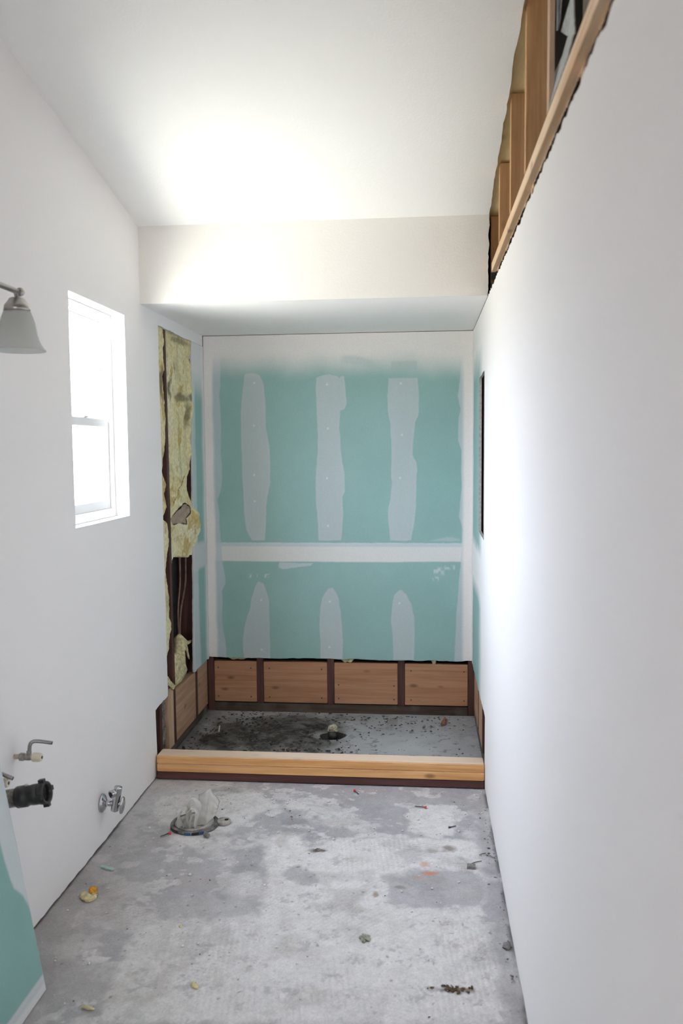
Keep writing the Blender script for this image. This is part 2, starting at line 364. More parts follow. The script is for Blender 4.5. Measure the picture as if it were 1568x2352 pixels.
FLOOR_BIG = [(0.381, 2.057), (0.34, 2.284), (0.332, 2.387), (0.343, 2.538), (0.535, 2.536), (0.703, 2.596), (0.674, 2.83), (0.63, 3.096), (0.666, 3.202), (0.764, 3.184), (0.812, 3.093), (0.882, 3.152), (1.084, 3.187), (1.289, 3.203), (1.457, 3.198), (1.469, 3.01), (1.455, 2.729), (1.425, 2.598), (1.48, 2.531), (1.498, 2.443), (1.48, 2.151)]
FLOOR_RING = [(0.093, 3.502), (0.155, 3.545), (0.238, 3.532), (0.373, 3.543), (0.522, 3.583), (0.623, 3.453), (0.546, 3.361), (0.517, 3.237), (0.409, 3.096), (0.368, 3.057), (0.24, 3.083), (0.24, 3.195), (0.151, 3.248), (0.079, 3.411)]
FLOOR_SQUARE = [(1.163, 3.504), (1.367, 3.512), (1.361, 3.227), (1.272, 3.202), (1.186, 3.251)]
FLOOR_CRESCENT = [(0.206, 2.352), (0.214, 2.375), (0.243, 2.381), (0.251, 2.351), (0.272, 2.345), (0.306, 2.348), (0.297, 2.319), (0.262, 2.308), (0.227, 2.321)]
FLOOR_E = [(0.108, 2.472), (0.101, 2.508), (0.106, 2.584), (0.127, 2.567), (0.133, 2.47)]
FLOOR_F = [(0.009, 2.928), (0.01, 2.966), (0.044, 2.975), (0.065, 2.945), (0.06, 2.902), (0.032, 2.893)]
FLOOR_G = [(0.242, 2.605), (0.268, 2.627), (0.337, 2.603), (0.337, 2.556), (0.281, 2.56)]
FLOOR_H = [(0.395, 2.648), (0.432, 2.712), (0.482, 2.655), (0.45, 2.574), (0.409, 2.6)]
DARK_A = [(1.098, 2.895), (1.191, 2.94), (1.448, 2.945), (1.443, 2.714), (1.223, 2.688), (1.114, 2.701)]
DARK_B = [(0.734, 2.902), (0.793, 2.933), (0.854, 2.897), (0.879, 2.822), (0.812, 2.805), (0.752, 2.842)]
DARK_C = [(1.152, 3.085), (1.221, 3.125), (1.23, 3.023), (1.166, 2.969)]
DARK_D = [(0.335, 2.694), (0.482, 2.738), (0.683, 2.723), (0.699, 2.614), (0.528, 2.562), (0.376, 2.568)]
DARK_STRIP = [(-0.007, 3.195), (0.052, 3.2), (0.105, 2.817), (0.123, 2.625), (0.074, 2.543), (0.139, 2.259), (0.291, 2.335), (0.343, 2.277), (0.319, 2.165), (0.183, 2.04), (0.125, 2.258), (0.012, 2.455), (-0.017, 2.751), (-0.012, 2.927)]
SOIL = [(0.076, 4.081), (0.078, 4.29), (0.11, 4.447), (0.25, 4.479), (0.424, 4.605), (0.62, 4.634), (0.749, 4.59), (0.756, 4.409), (0.694, 4.335), (0.766, 4.208), (0.718, 4.05), (0.435, 4.029), (0.163, 4.051)]
SOIL_WIDE = [(0.02, 4.077), (0.008, 4.284), (0.023, 4.5), (0.077, 4.58), (0.411, 4.682), (0.708, 4.744), (0.819, 4.633), (0.84, 4.151), (0.829, 4.029)]
# ================================================================== STRUCTURE
rng = random.Random(7)
TEAL = (0.310, 0.485, 0.455); CREAM = (0.86, 0.82, 0.79); MUD = (0.54, 0.595, 0.60); SMEAR = (0.62, 0.67, 0.69)

# ---- floor: one concrete slab with thinset, dust and soil on it
def build_floor():
    ys = np.concatenate([np.arange(-1.6, 1.55, 0.15), np.arange(1.6, 4.82, 0.004)]); xs = np.arange(-0.13, 1.66, 0.004)
    Y, X = np.meshgrid(ys, xs, indexing='ij')
    wob = 0.030*(vnoise(X, Y, 18, 3)-0.5)*2 + 0.010*(vnoise(X, Y, 70, 4)-0.5)*2
    n1 = vnoise(X, Y, 2.6, 11, 6); n2 = vnoise(X, Y, 11, 12, 5); n3 = vnoise(X, Y, 38, 13, 4)
    C = np.empty(X.shape + (3,)); C[:] = (0.40, 0.39, 0.40)
    C *= (0.82 + 0.36*n1 + 0.18*(n2-0.5))[..., None]
    light = np.zeros(X.shape)
    def put(poly, amt=1.0, soft=0.012, wb=1.0):
        return amt*sstep(-soft, soft, poly_sd(poly, X, Y) + wob*wb)
    for poly, amt, soft in ((FLOOR_BIG, 0.92, 0.02), (FLOOR_RING, 0.8, 0.02), (FLOOR_SQUARE, 0.85, 0.012), (FLOOR_CRESCENT, 1.0, 0.004),
                            (FLOOR_E, 0.7, 0.01), (FLOOR_F, 0.95, 0.005), (FLOOR_G, 0.8, 0.012), (FLOOR_H, 0.75, 0.012)):
        light = np.maximum(light, put(poly, amt, soft, 0.25 if poly is FLOOR_CRESCENT else 1.0))
    # thin smears of thinset in between
    smear = sstep(0.47, 0.60, vnoise(X, Y, 5.5, 21, 7, 0.6)) * 0.8
    smear = np.maximum(smear, sstep(0.57, 0.64, vnoise(X, Y*1.3, 13, 22, 6, 0.6))*0.75)
    smear *= (Y < 3.69) * (0.55 + 0.45*sstep(0.05, 0.35, X))
    light = np.maximum(light, smear*0.85)
    for poly, amt in ((DARK_A, 0.85), (DARK_B, 0.8), (DARK_C, 0.5), (DARK_D, 0.72), (DARK_STRIP, 0.55)):
        light *= 1 - put(poly, amt, 0.015)
    light *= 1 - 0.75*sstep(0.05, 0.0, np.abs(X-(W-0.035)) + 0.05*(n2-0.5)) * (Y < 3.6)   # bare strip along the right wall
    light *= 1 - 0.8*(Y > 3.78)
    holes = sstep(0.62, 0.70, vnoise(X, Y, 26, 31, 7, 0.68))                                     # bare flecks
    light *= 1 - 0.6*holes
    C = mixc(C, light, (0.68, 0.66, 0.65))
    C *= (1 - 0.10*(n3-0.5) - 0.16*sstep(0.58, 0.75, vnoise(X, Y, 7, 41, 5))*(Y < 3.69))[..., None]
    C *= (1 + 0.30*(vnoise(X, Y, 55, 43, 6, 0.7)-0.5) + 0.16*(vnoise(X, Y, 16, 44, 5, 0.6)-0.5))[..., None]
    C = mixc(C, 0.35*sstep(0.55, 0.75, vnoise(X, Y, 10, 45, 6, 0.65))*(Y < 3.69), (0.40, 0.365, 0.34))
    # brownish grime down the left side
    C = mixc(C, 0.50*sstep(0.40, 0.0, X + 0.25*(n1-0.5))*sstep(3.5, 2.4, Y), (0.30, 0.27, 0.245))
    C = mixc(C, 0.7*sstep(0.007, -0.001, X+0.012*(n2-0.5))*(Y < 3.7), (0.12, 0.10, 0.095))   # dirt line under the drywall
    C = mixc(C, 0.6*sstep(0.014, 0.0, W-X-0.004*n2)*(Y < 3.7)*sstep(0.4, 0.6, vnoise(X, Y, 9, 61, 3)), (0.10, 0.085, 0.085))
    # stains
    def spot(cx, cy, rx, ry, amt, col, seed):
        nonlocal C
        d = np.hypot((X-cx)/rx, (Y-cy)/ry) + 0.9*(vnoise(X, Y, 45, seed, 4)-0.5)
        C = mixc(C, amt*sstep(1.0, 0.25, d), col)
    spot(1.332, 3.116, 0.045, 0.035, 0.75, (0.16, 0.12, 0.10), 51); spot(1.27, 3.09, 0.05, 0.02, 0.4, (0.22, 0.18, 0.15), 52)
    spot(1.245, 2.985, 0.035, 0.025, 0.55, (0.55, 0.25, 0.12), 53); spot(1.262, 2.928, 0.05, 0.016, 0.75, (0.62, 0.20, 0.08), 54); spot(1.22, 2.89, 0.03, 0.02, 0.4, (0.5, 0.3, 0.2), 55)
    spot(0.838, 3.06, 0.05, 0.022, 0.8, (0.15, 0.12, 0.10), 56); spot(1.332, 2.277, 0.065, 0.016, 0.85, (0.13, 0.08, 0.04), 57)
    spot(1.077, 2.766, 0.014, 0.03, 0.7, (0.22, 0.13, 0.08), 58); spot(1.16, 2.82, 0.035, 0.015, 0.6, (0.18, 0.16, 0.13), 59)
    # scattered rust and grit specks
    sp = vnoise(X, Y, 60, 71, 2); C = mixc(C, 0.6*sstep(0.84, 0.90, sp)*(vnoise(X, Y, 3, 72, 3) > 0.5)*(Y < 3.7), (0.16, 0.12, 0.11))
    # shower floor: grey concrete under dust and dark damp soil
    sh = sstep(3.76, 3.80, Y)
    base = np.empty(C.shape); base[:] = (0.40, 0.40, 0.40); base *= (0.75 + 0.5*n1 + 0.25*(n2-0.5))[..., None]
    base = mixc(base, sstep(0.52, 0.7, vnoise(X, Y, 6, 81, 5))*0.6, (0.50, 0.49, 0.48))
    C = C*(1-sh[..., None]) + base*sh[..., None]
    wob2 = 0.09*(vnoise(X, Y, 9, 82, 6)-0.5)*2
    C = mixc(C, sh*0.62*sstep(-0.05, 0.09, poly_sd(SOIL_WIDE, X, Y) + wob2), (0.17, 0.155, 0.14))
    soil = sh*sstep(-0.05, 0.07, poly_sd(SOIL, X, Y) + wob2)
    C = mixc(C, soil*(0.74 + 0.24*sstep(0.35, 0.6, vnoise(X, Y, 16, 85, 5))), (0.050, 0.042, 0.034)); C *= (1 + 1.3*soil*(n3-0.5))[..., None]
    C = mixc(C, sh*0.6*sstep(0.60, 0.74, vnoise(X, Y, 34, 83, 5, 0.65)), (0.13, 0.12, 0.11))
    C = mixc(C, sh*0.5*sstep(0.56, 0.70, vnoise(X, Y, 15, 84, 6, 0.65))*(X < 1.1), (0.20, 0.19, 0.17))
    C = mixc(C, sh*0.75*sstep(0.10, 0.0, np.minimum(X+0.0127, 9)+0.03*(n2-0.5)), (0.10, 0.095, 0.085))
    # shape: trowel combs, patch edges, soil humps, the drain pit
    Z = 0.0022*light + 0.0010*(n3-0.5) + 0.0012*(n2-0.5)
    ph = vnoise(X, Y, 2.2, 93, 3); fld = light*(Y < 3.69)
    m1 = sstep(0.53, 0.62, vnoise(X, Y, 2.6, 91, 3))*fld; m2 = sstep(0.55, 0.64, vnoise(X, Y, 2.9, 92, 3))*fld; m3 = sstep(0.57, 0.65, vnoise(X, Y, 2.7, 95, 3))*fld
    hatch = np.exp(-((X-0.60)/0.13)**2 - ((Y-2.37)/0.16)**2)*fld; m1 = np.maximum(m1, hatch); m2 = np.maximum(m2, hatch)
    for mm, w_ in ((m1, np.sin(2*PI*(0.20*X + Y + 0.05*ph)/0.0155)), (m2, np.sin(2*PI*(X + 0.15*Y + 0.05*ph)/0.0185)), (m3, np.sin(2*PI*(0.8*X - 0.7*Y + 0.06*ph)/0.017))):
        brk = 0.35 + 0.65*sstep(0.38, 0.58, vnoise(X, Y, 20, 96, 3))
        Z += 0.0008*w_*mm*brk; C *= (1 - 0.085*sstep(0.1, 1.0, -w_)*mm*brk)[..., None]
    Z += soil*0.026*vnoise(X, Y, 13, 94, 5) + sh*0.006*(n2-0.4)*sstep(-0.1, 0.1, poly_sd(SOIL_WIDE, X, Y)+wob2)
    ang = np.arctan2(Y-4.335, X-0.762); r = np.hypot((X-0.762), (Y-4.335)); Z = np.where(sh > 0.5, Z*sstep(0.07, 0.22, r), Z); rad = 0.062*(1 + 0.10*np.sin(2*ang+0.6) + 0.05*np.sin(5*ang))
    pit = r < rad
    C = mixc(C, sstep(rad+0.012, rad+0.003, r)*0.35*(~pit)*(X > 0.74)*(Y < 4.36), (0.52, 0.50, 0.48))
    Z = np.where(pit, -0.028, Z); C[r < rad+0.0045] = (0.060, 0.055, 0.050)
    return grid_mesh('floor', X, Y, Z, np.clip(C, 0.01, 0.9))
fo = link_obj('floor', build_floor(), M_CONC); fo.data.polygons.foreach_set('use_smooth', [True]*len(fo.data.polygons))
struct(fo, 'bare concrete floor with white thinset patches, trowel ridges and dark soil', 'floor')
o = box('floor_slab', -0.14, 1.68, -1.75, 4.86, -0.20, -0.035, M_GRAYBACK, bevel=0); struct(o, 'concrete slab under the bare floor', 'floor')

# ---- left wall: painted drywall with the window hole and the tall cut over the insulation
def left3(a, b, d): return (-d*1.0, a, b)
out = ragged((Y0-0.1, 0.006), (3.734, 0.006), 260, 0.0022, rng) + ragged((3.734, 0.008), (3.722, 0.318), 24, 0.0012, rng)
out += ragged((3.722, 0.318), (3.915, 0.330), 14, 0.002, rng) + ragged((3.915, 0.330), (3.897, 2.113), 110, 0.0016, rng)
out += ragged((3.897, 2.113), (4.478, 2.109), 40, 0.002, rng) + [(4.478, 2.109), (4.70, 2.109), (4.70, 2.24), (3.70, 2.24), (3.70, ceil_z(3.70)+0.03), (Y0-0.1, ceil_z(Y0-0.1)+0.03)]
WY0, WY1, WZ0, WZ1 = 2.889, 3.449, 1.250, 2.090
hole = [(WY0, WZ0), (WY0, WZ1), (WY1, WZ1), (WY1, WZ0)]
o = sheet('wall_left', [out, hole], left3, DT, M_PAINT, edge=M_GYP)
struct(o, 'white painted left wall with the window and a tall cut showing insulation', 'wall')
# unpainted strip of the same wall inside the shower recess
def greenstrip():
    zs = np.linspace(0, 1, 440); ss = np.linspace(0, 1, 80); Zt, T = np.meshgrid(zs, ss, indexing='ij')
    top = 2.108; zz = 0.315 + Zt*(top-0.315)
    edge = np.interp(zz, [0.3, 1.0, 2.11], [4.398, 4.440, 4.478]) + 0.007*(vnoise(zz, zz*0, 26, 5, 4)-0.5)*2
    yy = edge + T*(B-edge); zz = zz - (1-Zt)*0.012*(vnoise(yy, yy*0, 40, 6, 4)-0.5)*(Zt < 0.02)
    C = np.empty(yy.shape + (3,)); C[:] = TEAL
    wv = 0.02*(vnoise(yy, zz, 9, 7, 4)-0.5)
    C = mixc(C, sstep(4.53, 4.50, yy+wv)*sstep(1.95, 1.85, zz)*0.75, SMEAR)
    C = mixc(C, 0.8*sstep(0.95, 0.35, zz)*sstep(4.60-0.11*zz, 4.56-0.11*zz, yy+wv), SMEAR)
    C = mixc(C, sstep(4.655, 4.685, yy+wv), CREAM); C = mixc(C, 0.55*sstep(4.62, 4.66, yy+wv), SMEAR)
    C = mixc(C, sstep(0.845, 0.875, zz+wv)*sstep(1.02, 0.99, zz+wv), (0.64, 0.66, 0.66))
    C = mixc(C, 0.95*sstep(1.75, 2.0, zz+3*wv), (0.84, 0.83, 0.82))
    return grid_mesh('wall_left_greenboard', yy*0 + 0.0, yy, zz, C, (-DT, 0, 0))
o = link_obj('wall_left_greenboard', greenstrip(), M_BOARD); struct(o, 'narrow teal greenboard strip left of the shower back wall', 'wall')
# outer skin of the left wall, open at the window
def skin3(a, b, d): return (-0.105-d, a, b)
o = sheet('wall_left_sheathing', [[(Y0-0.3, -0.05), (4.86, -0.05), (4.86, 3.7), (Y0-0.3, 3.7)], [(2.86, 1.22), (2.86, 2.12), (3.48, 2.12), (3.48, 1.22)]], skin3, 0.02, M_FELT)
struct(o, 'black building paper behind the left wall studs', 'wall')

# ---- right wall: painted drywall, sawn off short of the ceiling, teal inside the recess
def right_mat():
    m, nt, p = new_mat('right_wall_paint'); p.inputs['Roughness'].default_value = 0.75
    g = node(nt, 'ShaderNodeNewGeometry'); s = node(nt, 'ShaderNodeSeparateXYZ'); nt.links.new(g.outputs['Position'], s.inputs[0])
    n = node(nt, 'ShaderNodeTexNoise'); n.inputs['Scale'].default_value = 9; nt.links.new(g.outputs['Position'], n.inputs['Vector'])
    def rng_(sock, a, b):
        ad = node(nt, 'ShaderNodeMath', operation='MULTIPLY_ADD'); ad.inputs[1].default_value = 0.06; nt.links.new(n.outputs['Fac'], ad.inputs[0]); nt.links.new(sock, ad.inputs[2])
        r = node(nt, 'ShaderNodeMapRange'); r.inputs['From Min'].default_value = a; r.inputs['From Max'].default_value = b; nt.links.new(ad.outputs[0], r.inputs['Value']); return r.outputs[0]
    def mul(a, b):
        q = node(nt, 'ShaderNodeMath', operation='MULTIPLY'); nt.links.new(a, q.inputs[0]); nt.links.new(b, q.inputs[1]); return q.outputs[0]
    f = mul(mul(rng_(s.outputs['Y'], 3.98, 4.22), rng_(s.outputs['Y'], 4.70, 4.66)), rng_(s.outputs['Z'], 2.06, 1.90))
    band = mul(rng_(s.outputs['Z'], 0.78, 0.86), rng_(s.outputs['Z'], 1.08, 1.02))
    inv = node(nt, 'ShaderNodeMath', operation='SUBTRACT'); inv.inputs[0].default_value = 1.0; nt.links.new(band, inv.inputs[1])
    mx = node(nt, 'ShaderNodeMix', data_type='RGBA'); mx.inputs['A'].default_value = PAINT_COL; mx.inputs['B'].default_value = (*TEAL, 1)
    nt.links.new(mul(f, inv.outputs[0]), mx.inputs['Factor']); nt.links.new(mx.outputs['Result'], p.inputs['Base Color'])
    n2 = node(nt, 'ShaderNodeTexNoise'); n2.inputs['Scale'].default_value = 170; nt.links.new(g.outputs['Position'], n2.inputs['Vector']); bump(nt, p, n2.outputs['Fac'], 0.10, 0.002)
    return m
M_RIGHT = right_mat()
def right3(a, b, d): return (W+d, a, b)
out = ragged((Y0-0.1, 0.012), (3.725, 0.008), 110, 0.004, rng) + ragged((3.725, 0.008), (3.712, 0.325), 24, 0.0015, rng) + ragged((3.712, 0.325), (B, 0.318), 60, 0.004, rng)
out += [(B, 0.318), (B, 2.166), (3.64, 2.166)]
out += ragged((3.64, 2.170), (2.9, 2.168), 70, 0.0045, rng) + ragged((2.9, 2.168), (Y0-0.1, 2.172), 330, 0.0045, rng) + [(Y0-0.1, 2.172)]
niche = ragged((3.84, 1.105), (4.185, 1.115), 8, 0.002, rng) + ragged((4.185, 1.115), (4.195, 1.865), 30, 0.002, rng) + ragged((4.195, 1.865), (3.84, 1.872), 8, 0.004, rng) + [(3.84, 1.872)]
o = sheet('wall_right', [out, niche], right3, DT, M_RIGHT, edge=M_GYP)
struct(o, 'white painted right wall cut off below the ceiling', 'wall')
o = box('wall_right_backing', 1.640, 1.665, Y0-0.3, 4.86, -0.05, 3.75, M_GRAYBACK, bevel=0); struct(o, 'brown paper back of the drywall on the far side of the right wall', 'wall')

# ---- shower back wall: taped greenboard
def backboard():
    xs = np.linspace(0, W, 420); t = np.linspace(0, 1, 470); T, X = np.meshgrid(t, xs, indexing='ij')
    zb = 0.321 + 0.006*(vnoise(X, X*0, 14, 8, 5)-0.5)*2
    Z = zb + T*(2.166-zb); Y = np.full(X.shape, B)
    wob = 0.006*(vnoise(X, Z, 30, 9, 4)-0.5)*2; n = vnoise(X, Z, 7, 10, 5); streak = vnoise(X*9, Z*0.9, 6, 14, 4)
    C = np.empty(X.shape + (3,)); C[:] = TEAL; C *= (0.95 + 0.10*n)[..., None]
    def strip(poly):
        nonlocal C
        m = sstep(-0.003, 0.003, poly_sd(poly, X, Z) + wob*0.5)
        edge = sstep(0.016, 0.0, poly_sd(poly, X, Z))
        C = mixc(C, m*(0.80 + 0.10*(streak-0.5) + 0.10*edge), MUD)
    for pth in (S1, S2, S3, S4, S5, S6): strip(pth)
    for cx, zl in ((0.289, (1.90, 1.66, 1.38, 1.23)), (0.706, (1.885, 1.64, 1.36, 1.09)), (1.118, (1.885, 1.60, 1.36)), (0.307, (0.66, 0.37)), (0.705, (0.655, 0.39)), (1.103, (0.65,))):
        for z_ in zl: C = mixc(C, 0.7*sstep(0.008, 0.003, np.hypot(X-cx-0.006*math.sin(z_*40), Z-z_)), (0.80, 0.80, 0.78))
    # tape over the joint between the two sheets
    zc = 0.0*X
    C = mixc(C, 0.85*sstep(0.994, 0.991, np.abs(Z-0.0)+0.003*(streak-0.5))*sstep(0.984, 0.987, Z), (0.70, 0.73, 0.74))
    C = mixc(C, 0.8*sstep(0.975, 0.970, Z)*sstep(0.882, 0.890, Z + 0.010*(vnoise(X, Z*0, 5, 15, 4)-0.5)), CREAM)
    C = mixc(C, 0.9*sstep(0.990, 0.984, Z)*sstep(0.968, 0.973, Z), SMEAR)
    C = mixc(C, 0.7*sstep(0.0, 0.003, poly_sd([(0.42, 0.88), (0.62, 0.875), (0.60, 0.86), (0.44, 0.838), (0.415, 0.85)], X, Z)+wob*0.4), SMEAR)
    C = mixc(C, 0.6*sstep(-0.003, 0.006, poly_sd([(1.27, 1.005), (1.34, 1.022), (1.40, 1.03), (1.445, 1.02), (1.45, 1.005), (1.36, 1.0)], X, Z)+wob), MUD)
    for (x0, x1, z_) in ((0.24, 0.26, 0.80), (0.285, 0.295, 0.80), (0.335, 0.37, 0.80), (1.30, 1.36, 0.825), (1.29, 1.33, 0.79), (1.34, 1.42, 0.855), (1.30, 1.34, 0.845)):
        C = mixc(C, 0.55*sstep(0.4, 0.6, vnoise(X, Z, 60, int(x0*1000), 3))*(X > x0)*(X < x1)*sstep(0.018, 0.004, np.abs(Z-z_)), (0.74, 0.76, 0.76))
    # corner tapes
    zl, xl = zip(*sorted((z, x) for x, z in BAND_LEFT)); zr, xr = zip(*sorted((z, x) for x, z in BAND_RIGHT))
    le = np.interp(Z, zl, xl) + wob*0.4; re = np.interp(Z, zr, xr) + wob*0.4
    C = mixc(C, 0.78*sstep(0.003, -0.003, X-le), (0.56, 0.61, 0.65)); C = mixc(C, 0.78*sstep(-0.003, 0.003, X-re), (0.60, 0.64, 0.66))
    C = mixc(C, sstep(0.062, 0.040, X + 0.012*(n-0.5)), CREAM); C = mixc(C, sstep(W-0.065, W-0.040, X), CREAM)
    # primer sprayed down from the top
    fade = Z + 0.10*(vnoise(X, Z*0.4, 3.5, 16, 4)-0.5) + 0.02*X/W
    C = mixc(C, sstep(1.91, 2.09, fade), (0.85, 0.82, 0.79))
    arc = np.abs(Z - (2.022 - 0.05*np.clip((X-0.79)/0.22, 0, 1)**2)); C = mixc(C, 0.5*sstep(0.03, 0.0, np.abs(arc-0.008))*sstep(0.76, 0.82, X)*sstep(1.03, 0.93, X), (0.46, 0.56, 0.55))
    C = mixc(C, 0.4*(X > 1.065)*(X < 1.21)*sstep(1.955, 1.965, Z)*sstep(2.012, 2.004, Z), (0.42, 0.53, 0.52))
    return grid_mesh('wall_back', X, Y, Z, C, (0, DT, 0))
o = link_obj('wall_back', backboard(), M_BOARD); struct(o, 'teal greenboard back wall of the shower with taped joints and mud stripes', 'wall')
o = box('wall_back_sheathing', -0.13, 1.66, 4.822, 4.842, -0.05, 3.7, M_FELT, bevel=0); struct(o, 'black building paper behind the back wall studs', 'wall')

# ---- dropped ceiling over the shower, its face, and the sloping ceiling
o = box('ceiling_recess', 0.0, W, HDR+DT, B+0.10, SOF, SOF+DT, M_PAINT, bevel=0); struct(o, 'flat white ceiling of the shower recess', 'ceiling')
def head3(a, b, d): return (a, HDR+d, b)
out = [(0.0, SOF), (W-0.004, SOF)] + ragged((W-0.004, SOF), (W+0.003, HTOP+0.01), 26, 0.0025, rng) + [(W+0.003, HTOP+0.01), (0.0, HTOP+0.01)]
o = sheet('wall_header', [out], head3, DT, M_HEAD); struct(o, 'cream header wall above the shower recess', 'wall')
def ceil3(a, b, d): return (a, b, ceil_z(b)+d)
out = [(-0.02, Y0-0.1)] + [(-0.02, HDR+0.005), (W+0.002, HDR+0.005)] + ragged((W+0.002, HDR+0.005), (W+0.002, Y0-0.1), 200, 0.0025, rng) + [(W+0.002, Y0-0.1)]
o = sheet('ceiling', [out], ceil3, DT, M_CEIL); struct(o, 'sloping white ceiling rising toward the photographer', 'ceiling')
def roof3(a, b, d): return (a, b, ceil_z(b)+0.10+d)
o = sheet('roof_deck', [[(-0.2, Y0-0.4), (-0.2, 4.9), (1.7, 4.9), (1.7, Y0-0.4)]], roof3, 0.05, M_FELT); struct(o, 'dark roof deck above the ceiling', 'roof')
# ---- wall behind the photographer, with an opening added for the fill light
def front3(a, b, d): return (a, Y0-d, b)
o = sheet('wall_front', [[(-0.13, -0.03), (1.66, -0.03), (1.66, 3.72), (-0.13, 3.72)], [(0.35, 0.0), (0.35, 2.05), (1.35, 2.05), (1.35, 0.0)]], front3, 0.10, M_PAINT)
struct(o, 'white wall behind the photographer with an opening added for the fill light', 'wall')

bm = bmesh.new(); add_box(bm, -0.6, 2.3, -3.2, Y0-0.10, -0.04, 2.9)  # unseen box added to shut sky light out of the rear opening
bm.faces.ensure_lookup_table(); bmesh.ops.delete(bm, geom=[f for f in bm.faces if f.calc_center_median().y > Y0-0.11], context='FACES')
o = bm_obj('wall_light_block', bm, M_PAINT); struct(o, 'plain white unseen box added behind the rear opening to keep sky light out', 'wall')

# ---- window_1: drywall returns, vinyl frame, two sashes
win = thing('window_1', 'white vinyl single hung window glowing in the left wall', 'window', (-0.06, 3.169, WZ0)); tag(win, kind='structure')
def wbox(name, parts, mat, parent=win, bevel=0.0015):
    bm = bmesh.new()
    for (x0, x1, y0, y1, z0, z1) in parts: add_box(bm, x0+0.06, x1+0.06, y0-3.169, y1-3.169, z0-WZ0, z1-WZ0)
    if bevel: bmesh.ops.bevel(bm, geom=bm.edges[:], offset=bevel, segments=2, affect='EDGES', clamp_overlap=True)
    return bm_obj(name, bm, mat, parent)
e = 0.0004; t = 0.012
wbox('window_return', [(-0.105, -DT-e, WY1, WY1+t, WZ0-t, WZ1+t), (-0.105, -DT-e, WY0-t, WY0, WZ0-t, WZ1+t), (-0.105, -DT-e, WY0, WY1, WZ1, WZ1+t), (-0.105, -DT-e, WY0, WY1, WZ0-t, WZ0)], M_PAINT, bevel=0)
a, b, c, d = WY0+e, WY1-e, WZ0+e, WZ1-e; f = 0.030
wbox('window_frame', [(-0.128, -0.060, a, a+f, c, d), (-0.128, -0.060, b-f, b, c, d), (-0.128, -0.060, a+f, b-f, d-f, d), (-0.128, -0.056, a+f, b-f, c, c+0.034)], M_VINYL)
u0, u1, vz = a+f+0.001, b-f-0.001, 1.640
up = wbox('upper_sash', [(-0.118, -0.098, u0, u0+0.02, vz, d-f-0.001), (-0.118, -0.098, u1-0.02, u1, vz, d-f-0.001), (-0.118, -0.098, u0+0.02, u1-0.02, d-f-0.021, d-f-0.001), (-0.118, -0.098, u0+0.02, u1-0.02, vz, vz+0.026)], M_VINYL)
wbox('pane', [(-0.110, -0.107, u0+0.02, u1-0.02, vz+0.026, d-f-0.021)], M_GLASS, up, 0)
lo = wbox('lower_sash', [(-0.094, -0.070, u0, u0+0.028, c+0.035, vz+0.016), (-0.094, -0.070, u1-0.028, u1, c+0.035, vz+0.016), (-0.094, -0.066, u0+0.028, u1-0.028, vz-0.016, vz+0.016), (-0.094, -0.070, u0+0.028, u1-0.028, c+0.035, c+0.071)], M_VINYL)
wbox('pane', [(-0.084, -0.081, u0+0.028, u1-0.028, c+0.071, vz-0.016)], M_GLASS, lo, 0)
wbox('sash_latch', [(-0.090, -0.062, 3.15, 3.19, vz+0.0165, vz+0.024)], M_VINYL)
# ================================================================== FRAMING
def stud(label, x0, x1, y0, y1, z0, z1, mat, group=None, lean=0.0, name='wall_stud'):
    o = box(name, x0, x1, y0, y1, z0, z1, mat)
    if lean: o.rotation_euler = (lean, 0, 0)
    return tag(o, label, 'stud', group)
SD = 0.0889
# left wall
box_l = lambda n, *a, **k: box(n, *a, **k)
o = box('bottom_plate', LF-SD, LF-0.001, 3.60, 4.705, 0.0, 0.037, M_DARKPLATE_Y); tag(o, 'dusty brown bottom plate along the left side of the shower', 'plate')
stud('dark red stud in the low gap at the left end of the curb', LF-SD, LF-0.001, 3.822, 3.860, 0.038, 2.30, M_REDSTUD)
stud('dark red stud with torn insulation along it in the tall left wall cut', LF-SD, LF-0.001, 4.050, 4.088, 0.038, 2.24, M_REDSTUD, lean=0.016)
stud('wide brown stud at the far edge of the tall left wall cut', LF-SD, LF-0.001, 4.464, 4.502, 0.038, 2.24, M_REDSTUD)
o = box('short_stud_block', LF-0.039, LF-0.001, 3.968, 4.049, 0.038, 0.345, M_FIR_PALE_Z); tag(o, 'short pale new wood block standing against the dark red stud', 'block')
o = box('blocking_board', LF-0.039, LF-0.002, 4.093, 4.460, 0.040, 0.302, M_FIR_Y); tag(o, 'tan blocking board under the torn insulation at the left side of the shower', 'board')
o = box('blocking_board', LF-0.039, LF-0.002, 4.505, 4.718, 0.040, 0.304, M_FIR_Y); tag(o, 'narrow tan blocking board in the left back corner of the shower', 'board')
# back wall
o = box('bottom_plate', 0.026, 1.494, BF, BF+SD, 0.0, 0.050, M_DARKPLATE); tag(o, 'dark bottom plate under the boards of the back wall', 'plate')
xs_back = [(-0.0125, 0.0245), (0.278, 0.316), (0.691, 0.729), (1.097, 1.135), (1.495, 1.532)]
names_back = ['dark stud in the left back corner of the shower', 'dark stud between the first and second back wall boards', 'dark stud behind the shower drain between two boards',
              'dark stud between the third and rightmost back wall boards', 'dark stud in the right back corner of the shower']
for (a, b), lb in zip(xs_back, names_back):
    z0 = 0.0 if a < 0.0 or a > 1.4 else 0.051
    stud(lb, a, b, BF+0.001, BF+SD, z0, 2.16, M_REDSTUD)
names_blk = ['leftmost and narrowest reddish board at the foot of the back wall', 'reddish board left of the drain at the foot of the back wall',
             'knotty reddish board right of the drain at the foot of the back wall', 'rightmost reddish board at the foot of the back wall']
